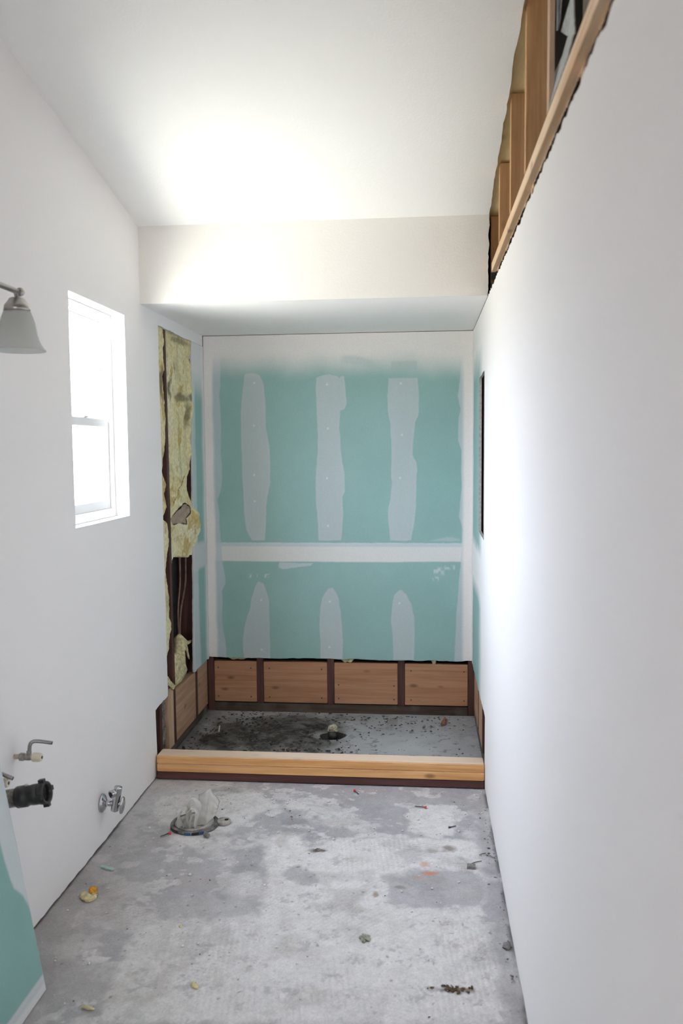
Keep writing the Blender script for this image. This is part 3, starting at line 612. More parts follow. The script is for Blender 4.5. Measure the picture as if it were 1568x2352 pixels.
for i, lb in enumerate(names_blk):
    bb = box('blocking_board', xs_back[i][1]+0.002, xs_back[i+1][0]-0.002, BF+0.003, BF+0.041, 0.056, 0.296, M_FIR_BLOCK)
    tag(bb, lb, 'board', 'boards between the studs at the foot of the back wall')
    for sx_ in (-1, 1):
        for dz in ((0.03, 0.20) if i != 2 else (0.03, 0.11)):
            bm = bmesh.new(); add_lathe(bm, [(0.0045, 0), (0.0045, 0.0012), (0.0, 0.0014)], 12, Matrix.Rotation(PI/2, 4, 'X'))
            half = (xs_back[i+1][0]-xs_back[i][1]-0.004)/2
            bm_obj('nail_head', bm, M_STEEL, bb, (sx_*(half-0.028) + random.Random(i*7+sx_).uniform(-0.008, 0.008), -0.0191, dz))
# right wall, below
o = box('bottom_plate', RF+0.001, RF+SD, 3.60, 4.700, 0.0, 0.037, M_DARKPLATE_Y); tag(o, 'dusty bottom plate along the right side of the shower', 'plate')
stud('dark red stud at the right end of the shower curb', RF+0.001, RF+SD, 4.040, 4.078, 0.038, 2.20, M_REDSTUD)
stud('dark stud between the two pale boards on the right side of the shower', RF+0.001, RF+SD, 4.345, 4.383, 0.038, 2.20, M_REDSTUD)
o = box('blocking_board', RF+0.002, RF+0.039, 4.081, 4.342, 0.040, 0.290, M_FIR_Y); tag(o, 'pale tan board nearest the curb on the right side of the shower', 'board')
o = box('blocking_board', RF+0.002, RF+0.039, 4.386, 4.715, 0.040, 0.290, M_FIR_Y); tag(o, 'pale tan board toward the back corner on the right side of the shower', 'board')
# right wall, above the sawn drywall edge
o = box('ledger_strip', RF, RF+0.018, Y0, 3.640, 2.262, 2.300, M_FIR_PALE, bevel=0.0012); tag(o, 'long pale wood strip along the top of the right wall', 'ledger')
rr = random.Random(5)
oy, oz = o.location.y, o.location.z
edge = [(3.62-oy, 2.2635-oz)] + [(3.62-k*0.012-oy, 2.262-oz-abs(rr.gauss(0, 0.004))*(0.3+1.2*(math.sin(k*0.21)**2))) for k in range(1, 190)] + [(3.62-190*0.012-oy, 2.2635-oz)]
sheet('splintered_edge', [edge + [(3.62-190*0.012-oy, 2.272-oz), (3.62-oy, 2.272-oz)]], lambda p, q, d: (0.0094+d, p, q), 0.003, M_FIR_PALE, o)
o = box('top_plate', RF+0.023, RF+0.112, Y0, 3.640, 2.272, 2.2995, M_SHADEWOOD_Y); tag(o, 'brown plate coloured dark for the shade behind the pale strip on the right wall', 'plate')
for y, lb in ((1.700, 'pale lower stud showing under the metal bracket end of the wood strip'), (2.4635, 'pale lower stud showing in the gap under the wood strip farther along')):
    stud(lb, RF+0.019, RF+0.060, y, y+0.038, 0.02, 2.271, M_FIR_PALE_Z)
cr = [(3.683, 'short stud beside the header at the far end of the ceiling gap'), (3.276, 'second short stud from the header in the ceiling gap'),
      (2.870, 'third short stud from the header in the ceiling gap'), (2.4635, 'tall brown stud just beyond the metal bracket'), (2.025, 'thin pale strip standing behind the metal bracket'), (1.49, 'short stud nearest the photographer in the ceiling gap')]
def plate_z(y): return 2.601 + (3.276-y)*0.214
for y, lb in cr:
    stud(lb, RF, RF+(SD if y != 2.025 else 0.012), y, y+0.038, 2.3015 if y < 3.6 else 2.205, plate_z(y+0.038)-0.002, M_FIR_Z if y != 2.025 else M_FIR_PALE_Z, 'short studs under the sloping ceiling')
bm = bmesh.new(); ya, yb = Y0, 3.76
vs = [bm.verts.new(p) for p in ((W+0.004, ya, plate_z(ya)), (RF+SD, ya, plate_z(ya)), (RF+SD, yb, plate_z(yb)), (W+0.004, yb, plate_z(yb)))]
v2 = [bm.verts.new(v.co + Vector((0, 0, 0.038))) for v in vs]
bm.faces.new(vs[::-1]); bm.faces.new(v2)
for i in range(4): bm.faces.new((vs[i], vs[(i+1) % 4], v2[(i+1) % 4], v2[i]))
o = bm_obj('sloping_top_plate', bm, M_FIR_WARMLIT); tag(o, 'sloping plate tinted yellow for the warm light under the ceiling edge above the short studs', 'plate')
o = box('old_block', RF, RF+0.08, 3.655, 3.682, 2.180, 2.225, M_GRAYBACK); tag(o, 'small dark block below the far end of the pale wood strip', 'block')
o = box('gap_shade', RF-0.001, RF+0.05, 3.642, 3.652, 2.232, 2.262, M_FELT, bevel=0); tag(o, 'black sheet for the shaded gap at the far end of the pale wood strip', 'shade sheet')  # black sheet standing in for the shaded gap below the strip

# galvanized bracket sitting on the pale strip
def plate(name, quad, thick, mat, parent, holes=()):
    bm = bmesh.new(); a = [Vector(q) for q in quad]; n = (a[1]-a[0]).cross(a[2]-a[0]).normalized()*thick
    f = [bm.verts.new(q) for q in a]; b = [bm.verts.new(q+n) for q in a]
    bm.faces.new(f); bm.faces.new(b[::-1]); m = len(a)
    for i in range(m): bm.faces.new((f[i], b[i], b[(i+1) % m], f[(i+1) % m]))
    return bm_obj(name, bm, mat, parent)
br = thing('metal_bracket', 'grey galvanized metal bracket resting on the pale wood strip', 'bracket', (1.56, 1.95, 2.301))
def rel(pts): return [(x-1.56, y-1.95, z-2.301) for x, y, z in pts]
sp_ = plate('seat_plate', rel([(1.530, 2.064, 2.304), (1.530, 1.784, 2.304), (1.541, 1.777, 2.349), (1.552, 1.915, 2.407), (1.552, 1.985, 2.400), (1.548, 2.105, 2.400)]), 0.0025, M_GALV, br)
plate('side_flange', rel([(1.552, 2.049, 2.486), (1.552, 2.0252, 2.500), (1.552, 1.955, 2.620), (1.552, 2.030, 2.640), (1.552, 2.145, 2.560), (1.552, 2.149, 2.525)]), 0.0025, M_GALV, br)
plate('side_flange', rel([(1.541, 1.777, 2.350), (1.541, 1.800, 2.440), (1.541, 1.790, 2.620), (1.552, 1.900, 2.640), (1.552, 1.902, 2.479), (1.552, 2.0250, 2.471), (1.552, 1.915, 2.408)]), 0.0025, M_GALV, br)
plate('hollow_sheet', rel([(1.541, 2.078, 2.303), (1.610, 2.078, 2.303), (1.610, 2.078, 2.640), (1.541, 2.078, 2.640)]), 0.002, plain('hollow_shade', (0.06, 0.055, 0.042, 1), 0.8), br)  # dark sheet added for the shaded hollow inside the bracket
for (y, z) in ((2.03, 2.335), (1.99, 2.318), (1.97, 2.345), (1.90, 2.33), (1.83, 2.335)):
    bm = bmesh.new(); add_lathe(bm, [(0.004, 0), (0.004, 0.0015), (0.0015, 0.0022), (0, 0.0022)], 12, to_axis((1.533+(z-2.304)*0.2-1.56, y-1.95, z-2.301), (-1, 0, 0)))
    bm_obj('screw_head', bm, M_STEEL, sp_)

# ================================================================== INSULATION
def insul_mat():
    m, nt, p = new_mat('fiberglass'); p.inputs['Roughness'].default_value = 0.95; p.inputs['Specular IOR Level'].default_value = 0.1
    a = node(nt, 'ShaderNodeAttribute', attribute_name='Col'); tc = node(nt, 'ShaderNodeTexCoord')
    n = node(nt, 'ShaderNodeTexNoise'); n.inputs['Scale'].default_value = 60; n.inputs['Detail'].default_value = 8
    nt.links.new(tc.outputs['Object'], n.inputs['Vector'])
    mr = node(nt, 'ShaderNodeMapRange'); mr.inputs['From Min'].default_value = 0.3; mr.inputs['From Max'].default_value = 0.7; mr.inputs['To Min'].default_value = 0.82; mr.inputs['To Max'].default_value = 1.15
    nt.links.new(n.outputs['Fac'], mr.inputs['Value'])
    v = node(nt, 'ShaderNodeVectorMath', operation='SCALE'); nt.links.new(a.outputs['Color'], v.inputs[0]); nt.links.new(mr.outputs[0], v.inputs['Scale'])
    nt.links.new(v.outputs[0], p.inputs['Base Color']); bump(nt, p, n.outputs['Fac'], 0.8, 0.006)
    return m
M_INSUL = insul_mat()
YEL = (0.74, 0.665, 0.39)
def insul_color(Yc, Zc, seed, olive):
    C = np.empty(Yc.shape + (3,)); C[:] = YEL
    n = vnoise(Yc, Zc, 9, seed, 5)
    C = mixc(C, sstep(0.45, 0.7, n)*0.8, (0.78, 0.72, 0.50)); C = mixc(C, sstep(0.56, 0.70, vnoise(Yc, Zc, 14, seed+1, 5))*0.75, (0.52, 0.36, 0.12))
    C = mixc(C, sstep(0.62, 0.74, vnoise(Yc, Zc*0.7, 11, seed+2, 5))*0.6, (0.46, 0.42, 0.22))
    for (y, z, ry, rz, amt) in olive:
        d = np.hypot((Yc-y)/ry, (Zc-z)/rz) + 0.9*(vnoise(Yc, Zc, 26, seed+3, 4)-0.5)
        C = mixc(C, amt*sstep(1.0, 0.35, d), (0.20, 0.17, 0.10))
    return C
def batt(name, ylo, yhi, z0, z1, xb, seed, olive, label, nz=420, ny=90, bulge=0.012, extra=None, tint=None):
    t = np.linspace(0, 1, nz); s = np.linspace(0, 1, ny); T, Sx = np.meshgrid(t, s, indexing='ij')
    zb_ = z0 + 0.030*(vnoise(Sx, Sx*0, 7, seed+8, 4)-0.5) + 0.012*np.sin(Sx*5); Zc = zb_ + T*(z1-zb_); lo = ylo(Zc); hi = yhi(Zc); Yc = lo + Sx*(hi-lo)
    n = vnoise(Yc, Zc, 12, seed+5, 5); edge = np.minimum(1, np.minimum(hi-Yc, 9)/0.02)
    Xc = xb + bulge*(n-0.45)*2*edge + 0.006*(vnoise(Yc, Zc, 50, seed+6, 3)-0.5)
    Xc = np.minimum(Xc, -0.0012 if extra is None else 9)
    if extra is not None: Xc = Xc + extra(Yc, Zc)
    C = insul_color(Yc, Zc, seed, olive)
    if tint is not None: C = tint(C, Yc, Zc)
    me = grid_mesh(name, Xc, Yc, Zc, C, (-0.06, 0, 0)); o = link_obj(name, me, M_INSUL)
    me.polygons.foreach_set('use_smooth', [True]*len(me.polygons))
    return tag(o, label, 'insulation')
EA = [(4.008, 2.10), (4.022, 2.041), (3.999, 2.017), (4.012, 1.914), (3.982, 1.88), (3.997, 1.808), (4.014, 1.683), (4.006, 1.577), (3.956, 1.472), (3.939, 1.42), (4.003, 1.354), (3.965, 1.313), (4.001, 1.247), (3.921, 1.196), (4.009, 1.165), (4.038, 1.082), (3.989, 1.001), (3.956, 0.941), (4.002, 0.804), (4.001, 0.695), (4.047, 0.641), (4.001, 0.608), (3.982, 0.546), (3.943, 0.512), (3.90, 0.47)]
ea = np.array(sorted((z, y) for y, z in EA))
batt('insulation_batt', lambda z: z*0 + 3.862, lambda z: np.interp(z, ea[:, 0], ea[:, 1]) + 0.012 + 0.008*(vnoise(z, z*0, 40, 3, 3)-0.5), 0.47, 2.122, -0.0150, 100,
     [(3.97, 1.86, 0.05, 0.09, 0.8), (3.99, 1.78, 0.03, 0.04, 0.6), (3.95, 1.50, 0.04, 0.05, 0.4)], 'narrow yellow insulation batt left of the dark red stud in the wall cut', ny=50, bulge=0.004)
KR = [(4.296, 1.244), (4.393, 1.219), (4.374, 1.19), (4.314, 1.167), (4.328, 1.131), (4.232, 1.147), (4.117, 1.15), (4.10, 1.181), (4.16, 1.213)]
EB = [(4.500, 2.108), (4.500, 1.45), (4.455, 1.416), (4.398, 1.383), (4.385, 1.32), (4.463, 1.226), (4.515, 1.174), (4.510, 1.091), (4.452, 0.983), (4.44, 0.955)]
eb = np.array(sorted((z, y) for y, z in EB))
def bulgeB(Yc, Zc):
    b = 0.030*np.exp(-((Zc-1.12)/0.11)**2)*np.exp(-((Yc-4.43)/0.12)**2) - 0.012*sstep(0.0, 0.02, poly_sd(KR, Yc, Zc))
    b += 0.0135*sstep(4.42, 4.455, Yc)*np.maximum(sstep(1.44, 1.50, Zc), sstep(1.24, 1.18, Zc))
    b += 0.006*sstep(1.50, 1.40, Zc)*np.exp(-((Yc-4.30)/0.10)**2)
    return b
def tintB(C, Yc, Zc):
    sd = poly_sd(KR, Yc, Zc) + 0.008*(vnoise(Yc, Zc, 40, 77, 3)-0.5)
    sd = sd + 0.010*(vnoise(Yc, Zc, 14, 79, 3)-0.5)*2; C = mixc(C, sstep(-0.006, 0.0, sd), (0.02, 0.017, 0.012)); C = mixc(C, sstep(0.001, 0.004, poly_sd(KR, Yc, Zc) + 0.010*(vnoise(Yc, Zc, 22, 80, 3)-0.55)), (0.40, 0.31, 0.24))
    sl = np.abs((Zc-1.30) - (Yc-4.20)*0.55) + 0.01*(vnoise(Yc, Zc, 30, 78, 3)-0.5)
    C = mixc(C, 0.75*sstep(0.008, 0.002, sl)*(Yc > 4.12)*(Yc < 4.36), (0.18, 0.08, 0.02))
    return C
batt('insulation_batt', lambda z: z*0 + 4.092, lambda z: np.interp(z, eb[:, 0], eb[:, 1]) - 0.002, 0.965, 2.122, -0.022, 120,
     [(4.13, 1.83, 0.05, 0.09, 0.95), (4.30, 1.80, 0.16, 0.028, 0.8), (4.42, 1.72, 0.045, 0.10, 0.7), (4.22, 1.95, 0.03, 0.04, 0.6), (4.46, 1.81, 0.03, 0.03, 0.8), (4.3, 2.09, 0.2, 0.02, 0.6)],
     'wide yellow insulation batt with a torn brown patch in the wall cut', bulge=0.014, extra=bulgeB, tint=tintB)
def pillow(bm, poly, to3, thick, seed, rings=9, sub=4, crease=0.25, back=True):
    P = [Vector((a, b)) for a, b in poly]; out = []
    for i in range(len(P)):
        a, b, c, d = P[i-1], P[i], P[(i+1) % len(P)], P[(i+2) % len(P)]
        for k in range(sub):
            t = k/sub; out.append(0.5*((2*b) + (c-a)*t + (2*a-5*b+4*c-d)*t*t + (3*b-a-3*c+d)*t**3))
    cen = sum(out, Vector((0, 0)))/len(out); rr = random.Random(seed); phs = [rr.uniform(0, 6.28) for _ in range(6)]
    def layer(sign):
        R_ = []
        for j in range(rings+1):
            s = 1 - j/rings
            row = []
            for i, q in enumerate(out):
                p = cen + (q-cen)*s; h = math.sqrt(max(0, 1-s**3))
                ang = 2*PI*i/len(out)
                h *= 1 + crease*(math.sin(3*ang+phs[0])*s + 0.6*math.sin(7*ang+phs[1]+4*s)*s + 0.4*math.sin(11*s*2+phs[2]+ang))
                row.append((p.x, p.y, sign*thick*h))
            R_.append(row)
        return R_
    n = len(out); rows = layer(1)
    vs = [[bm.verts.new(to3(*q)) for q in r] for r in rows[:-1]] + [[bm.verts.new(to3(cen.x, cen.y, thick))]]
    def weave(vs):
        for a, b in zip(vs[:-2], vs[1:-1]):
            for i in range(n): bm.faces.new((a[i], a[(i+1) % n], b[(i+1) % n], b[i]))
        for i in range(n): bm.faces.new((vs[-2][i], vs[-2][(i+1) % n], vs[-1][0]))
    weave(vs)
    if back:
        rows2 = layer(-1)
        v2 = [vs[0]] + [[bm.verts.new(to3(*q)) for q in r] for r in rows2[1:-1]] + [[bm.verts.new(to3(cen.x, cen.y, -thick))]]
        weave(v2)
M_TUFT = plain('insulation_tuft', (0.62, 0.55, 0.32, 1), 0.95, noise=0.3, nscale=70, bump_s=0.8, bscale=150)
M_TUFTO = plain('stained_insulation', (0.60, 0.30, 0.04, 1), 0.95, noise=0.35, nscale=120, bump_s=0.6, bscale=200)
bm = bmesh.new()
pillow(bm, [(4.13, 0.479), (4.189, 0.473), (4.225, 0.52), (4.243, 0.560), (4.298, 0.540), (4.30, 0.469), (4.342, 0.36), (4.30, 0.316), (4.2, 0.305), (4.12, 0.306), (4.095, 0.392)], lambda a, b, d: (-0.040+d, a, b), 0.028, 3, crease=0.35)
pillow(bm, [(4.29, 0.50), (4.36, 0.475), (4.44, 0.47), (4.455, 0.482), (4.37, 0.492), (4.30, 0.53)], lambda a, b, d: (-0.030+d, a, b), 0.006, 9)
pillow(bm, [(4.28, 0.52), (4.34, 0.44), (4.37, 0.40), (4.39, 0.39), (4.36, 0.44), (4.32, 0.52)], lambda a, b, d: (-0.026+d, a, b), 0.006, 8)
o = bm_obj('insulation_clump', bm, M_TUFT, smooth=True); tag(o, 'torn yellow insulation clump at the bottom of the wall cut', 'insulation')
bm = bmesh.new()
pillow(bm, [(3.930, 0.425), (3.96, 0.40), (4.03, 0.355), (4.06, 0.335), (4.03, 0.325), (3.97, 0.36), (3.925, 0.385)], lambda a, b, d: (-0.008+d, a, b), 0.006, 12)
o = bm_obj('insulation_tuft', bm, M_TUFT, smooth=True); tag(o, 'small pale insulation tuft stuck across the dark red stud', 'insulation')
for i, (x, zt, w_, h_, lb) in enumerate(((0.80, 0.322, 0.085, 0.030, 'yellow insulation hanging over the knotty board right of the drain'), (0.15, 0.322, 0.14, 0.02, 'yellow insulation peeking over the leftmost back wall board'), (1.30, 0.322, 0.03, 0.034, 'small insulation drip over the rightmost back wall board'))):
    bm = bmesh.new(); pillow(bm, [(x-w_/2, zt), (x-w_/4, zt-h_*0.6), (x-w_*0.1, zt-h_), (x+w_*0.1, zt-h_*0.7), (x+w_/3, zt-h_*0.9), (x+w_/2, zt-h_*0.3), (x+w_/2, zt+0.01), (x-w_/3, zt+0.012)], lambda a, b, d: (a, BF+0.014-d, b), 0.012, 20+i)
    o = bm_obj('insulation_scrap', bm, M_TUFT, smooth=True); tag(o, lb, 'insulation')
# old pipes, plastic and mud in the left wall
M_PIPE = plain('brown_pipe', (0.15, 0.085, 0.06, 1), 0.35, 0.3, noise=0.3, nscale=30)
for pts, lb in (([(4.325, 0.99), (4.322, 0.92), (4.315, 0.82), (4.27, 0.69), (4.268, 0.60), (4.272, 0.545)], 'shiny brown pipe nearer the black paper in the wall cut'),
                ([(4.435, 0.99), (4.43, 0.90), (4.414, 0.80), (4.325, 0.677), (4.297, 0.6), (4.294, 0.548)], 'shiny brown pipe bending beside the wide brown stud in the wall cut')):
    bm = bmesh.new(); add_tube(bm, smooth_path([(-0.048, y, z) for y, z in pts]), 0.0065, 14)
    o = bm_obj('water_pipe', bm, M_PIPE, smooth=True); tag(o, lb, 'pipe')
M_PLAST = plain('grey_plastic_film', (0.10, 0.11, 0.14, 1), 0.25, noise=0.8, nscale=25, bump_s=1.0, bscale=30)
bm = bmesh.new(); pillow(bm, [(3.70, 0.07), (3.815, 0.065), (3.818, 0.15), (3.815, 0.34), (3.70, 0.36)], lambda a, b, d: (-0.052+d, a, b), 0.020, 31, crease=0.5)
o = bm_obj('plastic_film', bm, M_PLAST, smooth=True); tag(o, 'crumpled dark plastic in the low gap left of the curb', 'plastic')
M_MUDDY = plain('dried_mud', (0.20, 0.175, 0.155, 1), 0.95, noise=0.6, nscale=50, bump_s=1.0, bscale=90)
bm = bmesh.new(); pillow(bm, [(3.868, 0.040), (3.93, 0.040), (3.955, 0.10), (3.94, 0.20), (3.95, 0.33), (3.92, 0.40), (3.872, 0.36), (3.875, 0.2)], lambda a, b, d: (-0.040+d, a, b), 0.016, 33, crease=0.5)
o = bm_obj('mud_crust', bm, M_MUDDY, smooth=True); tag(o, 'grey crust of dried mud between the studs left of the curb', 'crust')
o = box('orange_edge_block', LF-0.086, LF-0.041, 3.958, 4.048, 0.038, 0.42, M_FIR_BLOCK); tag(o, 'orange brown block behind the pale short block left of the curb', 'block')

# ================================================================== CURB
cb = thing('shower_curb', 'low wooden shower curb of three stacked boards across the doorway', 'curb', (W/2, 3.734, 0))
CX0, CX1 = 0.010, W-0.003
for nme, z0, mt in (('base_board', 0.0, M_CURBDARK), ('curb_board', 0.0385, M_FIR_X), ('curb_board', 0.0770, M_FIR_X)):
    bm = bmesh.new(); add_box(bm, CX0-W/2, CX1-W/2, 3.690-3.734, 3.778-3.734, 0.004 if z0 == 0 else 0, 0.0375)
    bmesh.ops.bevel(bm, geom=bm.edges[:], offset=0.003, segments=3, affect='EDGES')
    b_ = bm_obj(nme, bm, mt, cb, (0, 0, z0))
    if nme == 'base_board': tag(b_, 'dark brown treated bottom board')
# ================================================================== FIXTURES
# vanity light: bar along the left wall with the frosted shade at its end
vl = thing('vanity_light', 'brushed nickel vanity light with a frosted bell shade on the left wall', 'light fixture', (0.108, 2.30, 1.975))
VC = Vector((0.108, 2.30, 1.975))
bm = bmesh.new(); add_tube(bm, [Vector((0, 0.004, 0)), Vector((0, -0.60, 0))], 0.0078, 20); bm_obj('bar', bm, M_NICKEL, vl, smooth=True)
bm = bmesh.new(); add_lathe(bm, [(0.0, 0.012), (0.006, 0.0115), (0.0105, 0.008), (0.0125, 0.0), (0.0105, -0.008), (0.006, -0.0115), (0.0, -0.012)], 24, to_axis((0.001, 0.008, 0.001), (0, 1, 0))); bm_obj('finial', bm, M_NICKEL, vl, smooth=True)
bm = bmesh.new(); add_tube(bm, [Vector((0, -0.33, 0)), Vector((-0.092, -0.33, 0.0))], 0.010, 20); bm_obj('arm', bm, M_NICKEL, vl, smooth=True)
bm = bmesh.new(); add_lathe(bm, [(0.062, 0.0), (0.062, 0.008), (0.055, 0.016), (0.0, 0.018)], 40, to_axis((-0.1075, -0.33, 0), (1, 0, 0))); bm_obj('backplate', bm, M_NICKEL, vl, smooth=True)
so = Vector((-0.004, -0.004, 0))
bm = bmesh.new(); add_lathe(bm, [(0.0075, -0.004), (0.0062, -0.010), (0.0062, -0.016), (0.0150, -0.0165), (0.020, -0.019), (0.026, -0.028), (0.0325, -0.036), (0.0345, -0.040), (0.0350, -0.046), (0.0365, -0.0535), (0.0, -0.0535)], 40, Matrix.Translation(so)); bm_obj('shade_cap', bm, M_NICKEL, vl, smooth=True)
op = [(0.0360, -0.0545), (0.0400, -0.064), (0.0440, -0.075), (0.0475, -0.088), (0.0505, -0.104), (0.0530, -0.120), (0.0565, -0.133), (0.0620, -0.146), (0.0690, -0.156), (0.0750, -0.163)]
prof = op + [(0.0738, -0.1645)] + [(r-0.003, h+0.001) for r, h in op[::-1]]
bm = bmesh.new(); add_lathe(bm, prof, 56, Matrix.Translation(so), closed=True); bm_obj('shade', bm, M_FROST, vl, smooth=True)
bm = bmesh.new(); add_lathe(bm, [(0.013, -0.054), (0.013, -0.075), (0.020, -0.092), (0.024, -0.108), (0.020, -0.124), (0.010, -0.132), (0.0, -0.134)], 28, Matrix.Translation(so)); bm_obj('bulb', bm, M_FROST, vl, smooth=True)

# supply stops for the basin
def supply_stop(y, z, hose, label, kx=0.0):
    t = thing('supply_valve', label, 'valve', (0.0, y, z), 'basin supply valves on the left wall')
    ax = lambda x: to_axis((x, 0, 0), (1, 0, 0))
    bm = bmesh.new(); add_lathe(bm, [(0.0075, -0.01), (0.0075, 0.022+kx)], 20, ax(0)); bm_obj('copper_stub', bm, M_COPPER, t, smooth=True)
    bm = bmesh.new(); add_lathe(bm, [(0.010, 0.016), (0.0125, 0.018), (0.0125, 0.031), (0.010, 0.034)], 6, ax(kx)); bmesh.ops.bevel(bm, geom=bm.edges[:], offset=0.0008, segments=2, affect='EDGES'); bm_obj('compression_nut', bm, M_BRASSY, t)
    bm = bmesh.new(); add_lathe(bm, [(0.0085, 0.034), (0.0105, 0.036), (0.0105, 0.050), (0.009, 0.053), (0.009, 0.058)], 24, ax(kx)); add_tube(bm, [(0.047+kx, 0, 0.004), (0.047+kx, 0, 0.019)], 0.0075, 18); bm_obj('valve_body', bm, M_BRASSY, t, smooth=True)
    bm = bmesh.new(); add_lathe(bm, [(0.0115, 0.058), (0.0145, 0.060), (0.0142, 0.078), (0.0115, 0.087), (0.0, 0.087)], 10, ax(kx)); bmesh.ops.bevel(bm, geom=bm.edges[:], offset=0.0008, segments=2, affect='EDGES'); kn = bm_obj('knob', bm, M_KNOB, t); tag(kn, 'ivory plastic knob')
    bm = bmesh.new(); add_lathe(bm, [(0.0045, 0.087), (0.0045, 0.0885), (0.0, 0.0890)], 16, ax(kx)); bm_obj('screw', bm, M_STEEL, kn)
    bm = bmesh.new(); path = smooth_path(hose, 10); add_tube(bm, path, [0.0055 + 0.0004*(i % 2) for i in range(len(path))], 16); hs = bm_obj('braided_hose', bm, M_BRAID, t, smooth=True); tag(hs, 'cut off braided steel hose')
    e_ = Vector(path[-1]); d = (e_ - Vector(path[-2])).normalized()
    bm = bmesh.new(); add_lathe(bm, [(0.0050, 0.0), (0.0050, 0.0015), (0.0, 0.0016)], 16, to_axis(e_, d)); bm_obj('hose_end', bm, M_BLACK, hs)
supply_stop(2.383, 0.600, [(0.049, 0, 0.012), (0.049, 0, 0.026), (0.052, 0.001, 0.040), (0.060, 0.004, 0.047), (0.074, 0.008, 0.047), (0.092, 0.012, 0.044), (0.113, 0.016, 0.040)], 'small shutoff valve with an ivory knob and bent braided hose, above the black drain')
supply_stop(2.200, 0.594, [(0.035, 0, 0.012), (0.035, 0, 0.028), (0.040, -0.002, 0.034), (0.052, -0.003, 0.030), (0.068, -0.002, 0.023), (0.088, 0, 0.014)], 'shutoff valve half hidden by the leaning greenboard, hose cut short', -0.012)

# black drain stub
dp = thing('drain_pipe', 'black plastic drain stub with a slip nut sticking out of the left wall', 'pipe', (0.0, 2.262, 0.513))
dd = Vector((1, -0.02, 0.20)).normalized(); MD = to_axis((0, 0, 0), dd)
bm = bmesh.new(); add_lathe(bm, [(0.0265, -0.03), (0.0265, 0.078), (0.0, 0.078)], 32, MD); q = bm_obj('pipe_stub', bm, M_ABSDUST, dp, smooth=True); tag(q, 'dusty grey brown pipe end')
bm = bmesh.new(); add_lathe(bm, [(0.0265, 0.072), (0.0310, 0.073), (0.0312, 0.100), (0.0285, 0.103), (0.0280, 0.116), (0.0295, 0.118), (0.0300, 0.140), (0.0280, 0.143), (0.0, 0.143)], 36, MD); bm_obj('coupling', bm, M_ABS, dp, smooth=True)
bm = bmesh.new(); add_lathe(bm, [(0.0300, 0.143), (0.0318, 0.145), (0.0322, 0.163), (0.0255, 0.1632), (0.0250, 0.146)], 36, MD, closed=True)
nu = bm_obj('slip_nut', bm, M_ABS, dp, smooth=True)
s_, t_ = frame_of(dd)
for k in range(4):
    a_ = k*PI/2 + 0.35 if False else k*PI/2
    rdir = (s_*math.cos(a_) + t_*math.sin(a_))
    bm = bmesh.new(); vs = add_box(bm, -0.0065, 0.0065, -0.006, 0.006, -0.0085, 0.0085)
    tang = rdir.cross(dd); Mx = Matrix(((tang.x, rdir.x, dd.x, 0), (tang.y, rdir.y, dd.y, 0), (tang.z, rdir.z, dd.z, 0), (0, 0, 0, 1)))
    bmesh.ops.transform(bm, matrix=Matrix.Translation(rdir*0.0345 + dd*0.154) @ Mx, verts=bm.verts[:]); bm_obj('lug', bm, M_ABS, nu)
bm = bmesh.new(); add_lathe(bm, [(0.0248, 0.146), (0.0, 0.1462)], 32, MD); bm_obj('bore', bm, M_BLACK, dp)
bm = bmesh.new(); add_lathe(bm, [(0.006, 0.0), (0.006, 0.004), (0.003, 0.006), (0, 0.006)], 14, to_axis(dd*0.104 + t_*0.0285*(1 if t_.z > 0 else -1), t_*(1 if t_.z > 0 else -1))); bm_obj('clamp_screw', bm, M_GALV, dp, smooth=True)

# toilet supply stop
tv = thing('toilet_valve', 'chrome toilet shutoff valve with an oval handle low on the left wall', 'valve', (0.0, 3.05, 0.165))
bm = bmesh.new(); add_lathe(bm, [(0.036, 0.0005), (0.035, 0.006), (0.027, 0.013), (0.0155, 0.017), (0.0135, 0.020), (0.0, 0.020)], 36, to_axis((0, 0, 0), (1, 0, 0))); bm_obj('escutcheon', bm, M_CHROME, tv, smooth=True)
bm = bmesh.new(); add_tube(bm, [(-0.005, 0, 0), (0.052, 0, 0)], 0.0115, 18); bm_obj('supply_stub', bm, M_CHROME, tv, smooth=True)
bm = bmesh.new(); add_tube(bm, smooth_path([(0.050, 0, -0.028), (0.052, 0, -0.018), (0.056, 0, 0.0), (0.062, 0, 0.030), (0.068, 0, 0.066)]), 0.0150, 18); add_tube(bm, [(0.050, 0, 0), (0.084, 0, -0.002)], 0.0085, 16); bm_obj('valve_body', bm, M_CHROME, tv, smooth=True)
bm = bmesh.new(); add_tube(bm, [(0.062, 0.004, 0.046), (0.046, -0.022, 0.044)], [0.0135, 0.0150], 22); ot = bm_obj('outlet_nut', bm, M_CHROME, tv, smooth=True)
bm = bmesh.new(); d_ = Vector((-0.016, -0.026, -0.002)).normalized(); add_lathe(bm, [(0.0095, 0.0), (0.0095, 0.0008), (0.0, 0.0009)], 18, to_axis(Vector((0.046, -0.022, 0.044)), d_)); bm_obj('bore', bm, M_BLACK, ot)
bm = bmesh.new()
add_lathe(bm, [(0.0, 0.010), (0.6, 0.0085), (0.92, 0.005), (1.0, 0.0), (0.9, -0.0025), (0.5, 0.001), (0.0, 0.003)], 36, to_axis((0, 0, 0), (1, 0, 0)) )
for v in bm.verts: v.co.y *= 0.024; v.co.z *= 0.035
bmesh.ops.transform(bm, matrix=Matrix.Translation((0.0800, 0, -0.006)) @ Matrix.Rotation(0.12, 4, 'Y'), verts=bm.verts[:]); bm_obj('oval_handle', bm, M_CHROME, tv, smooth=True)

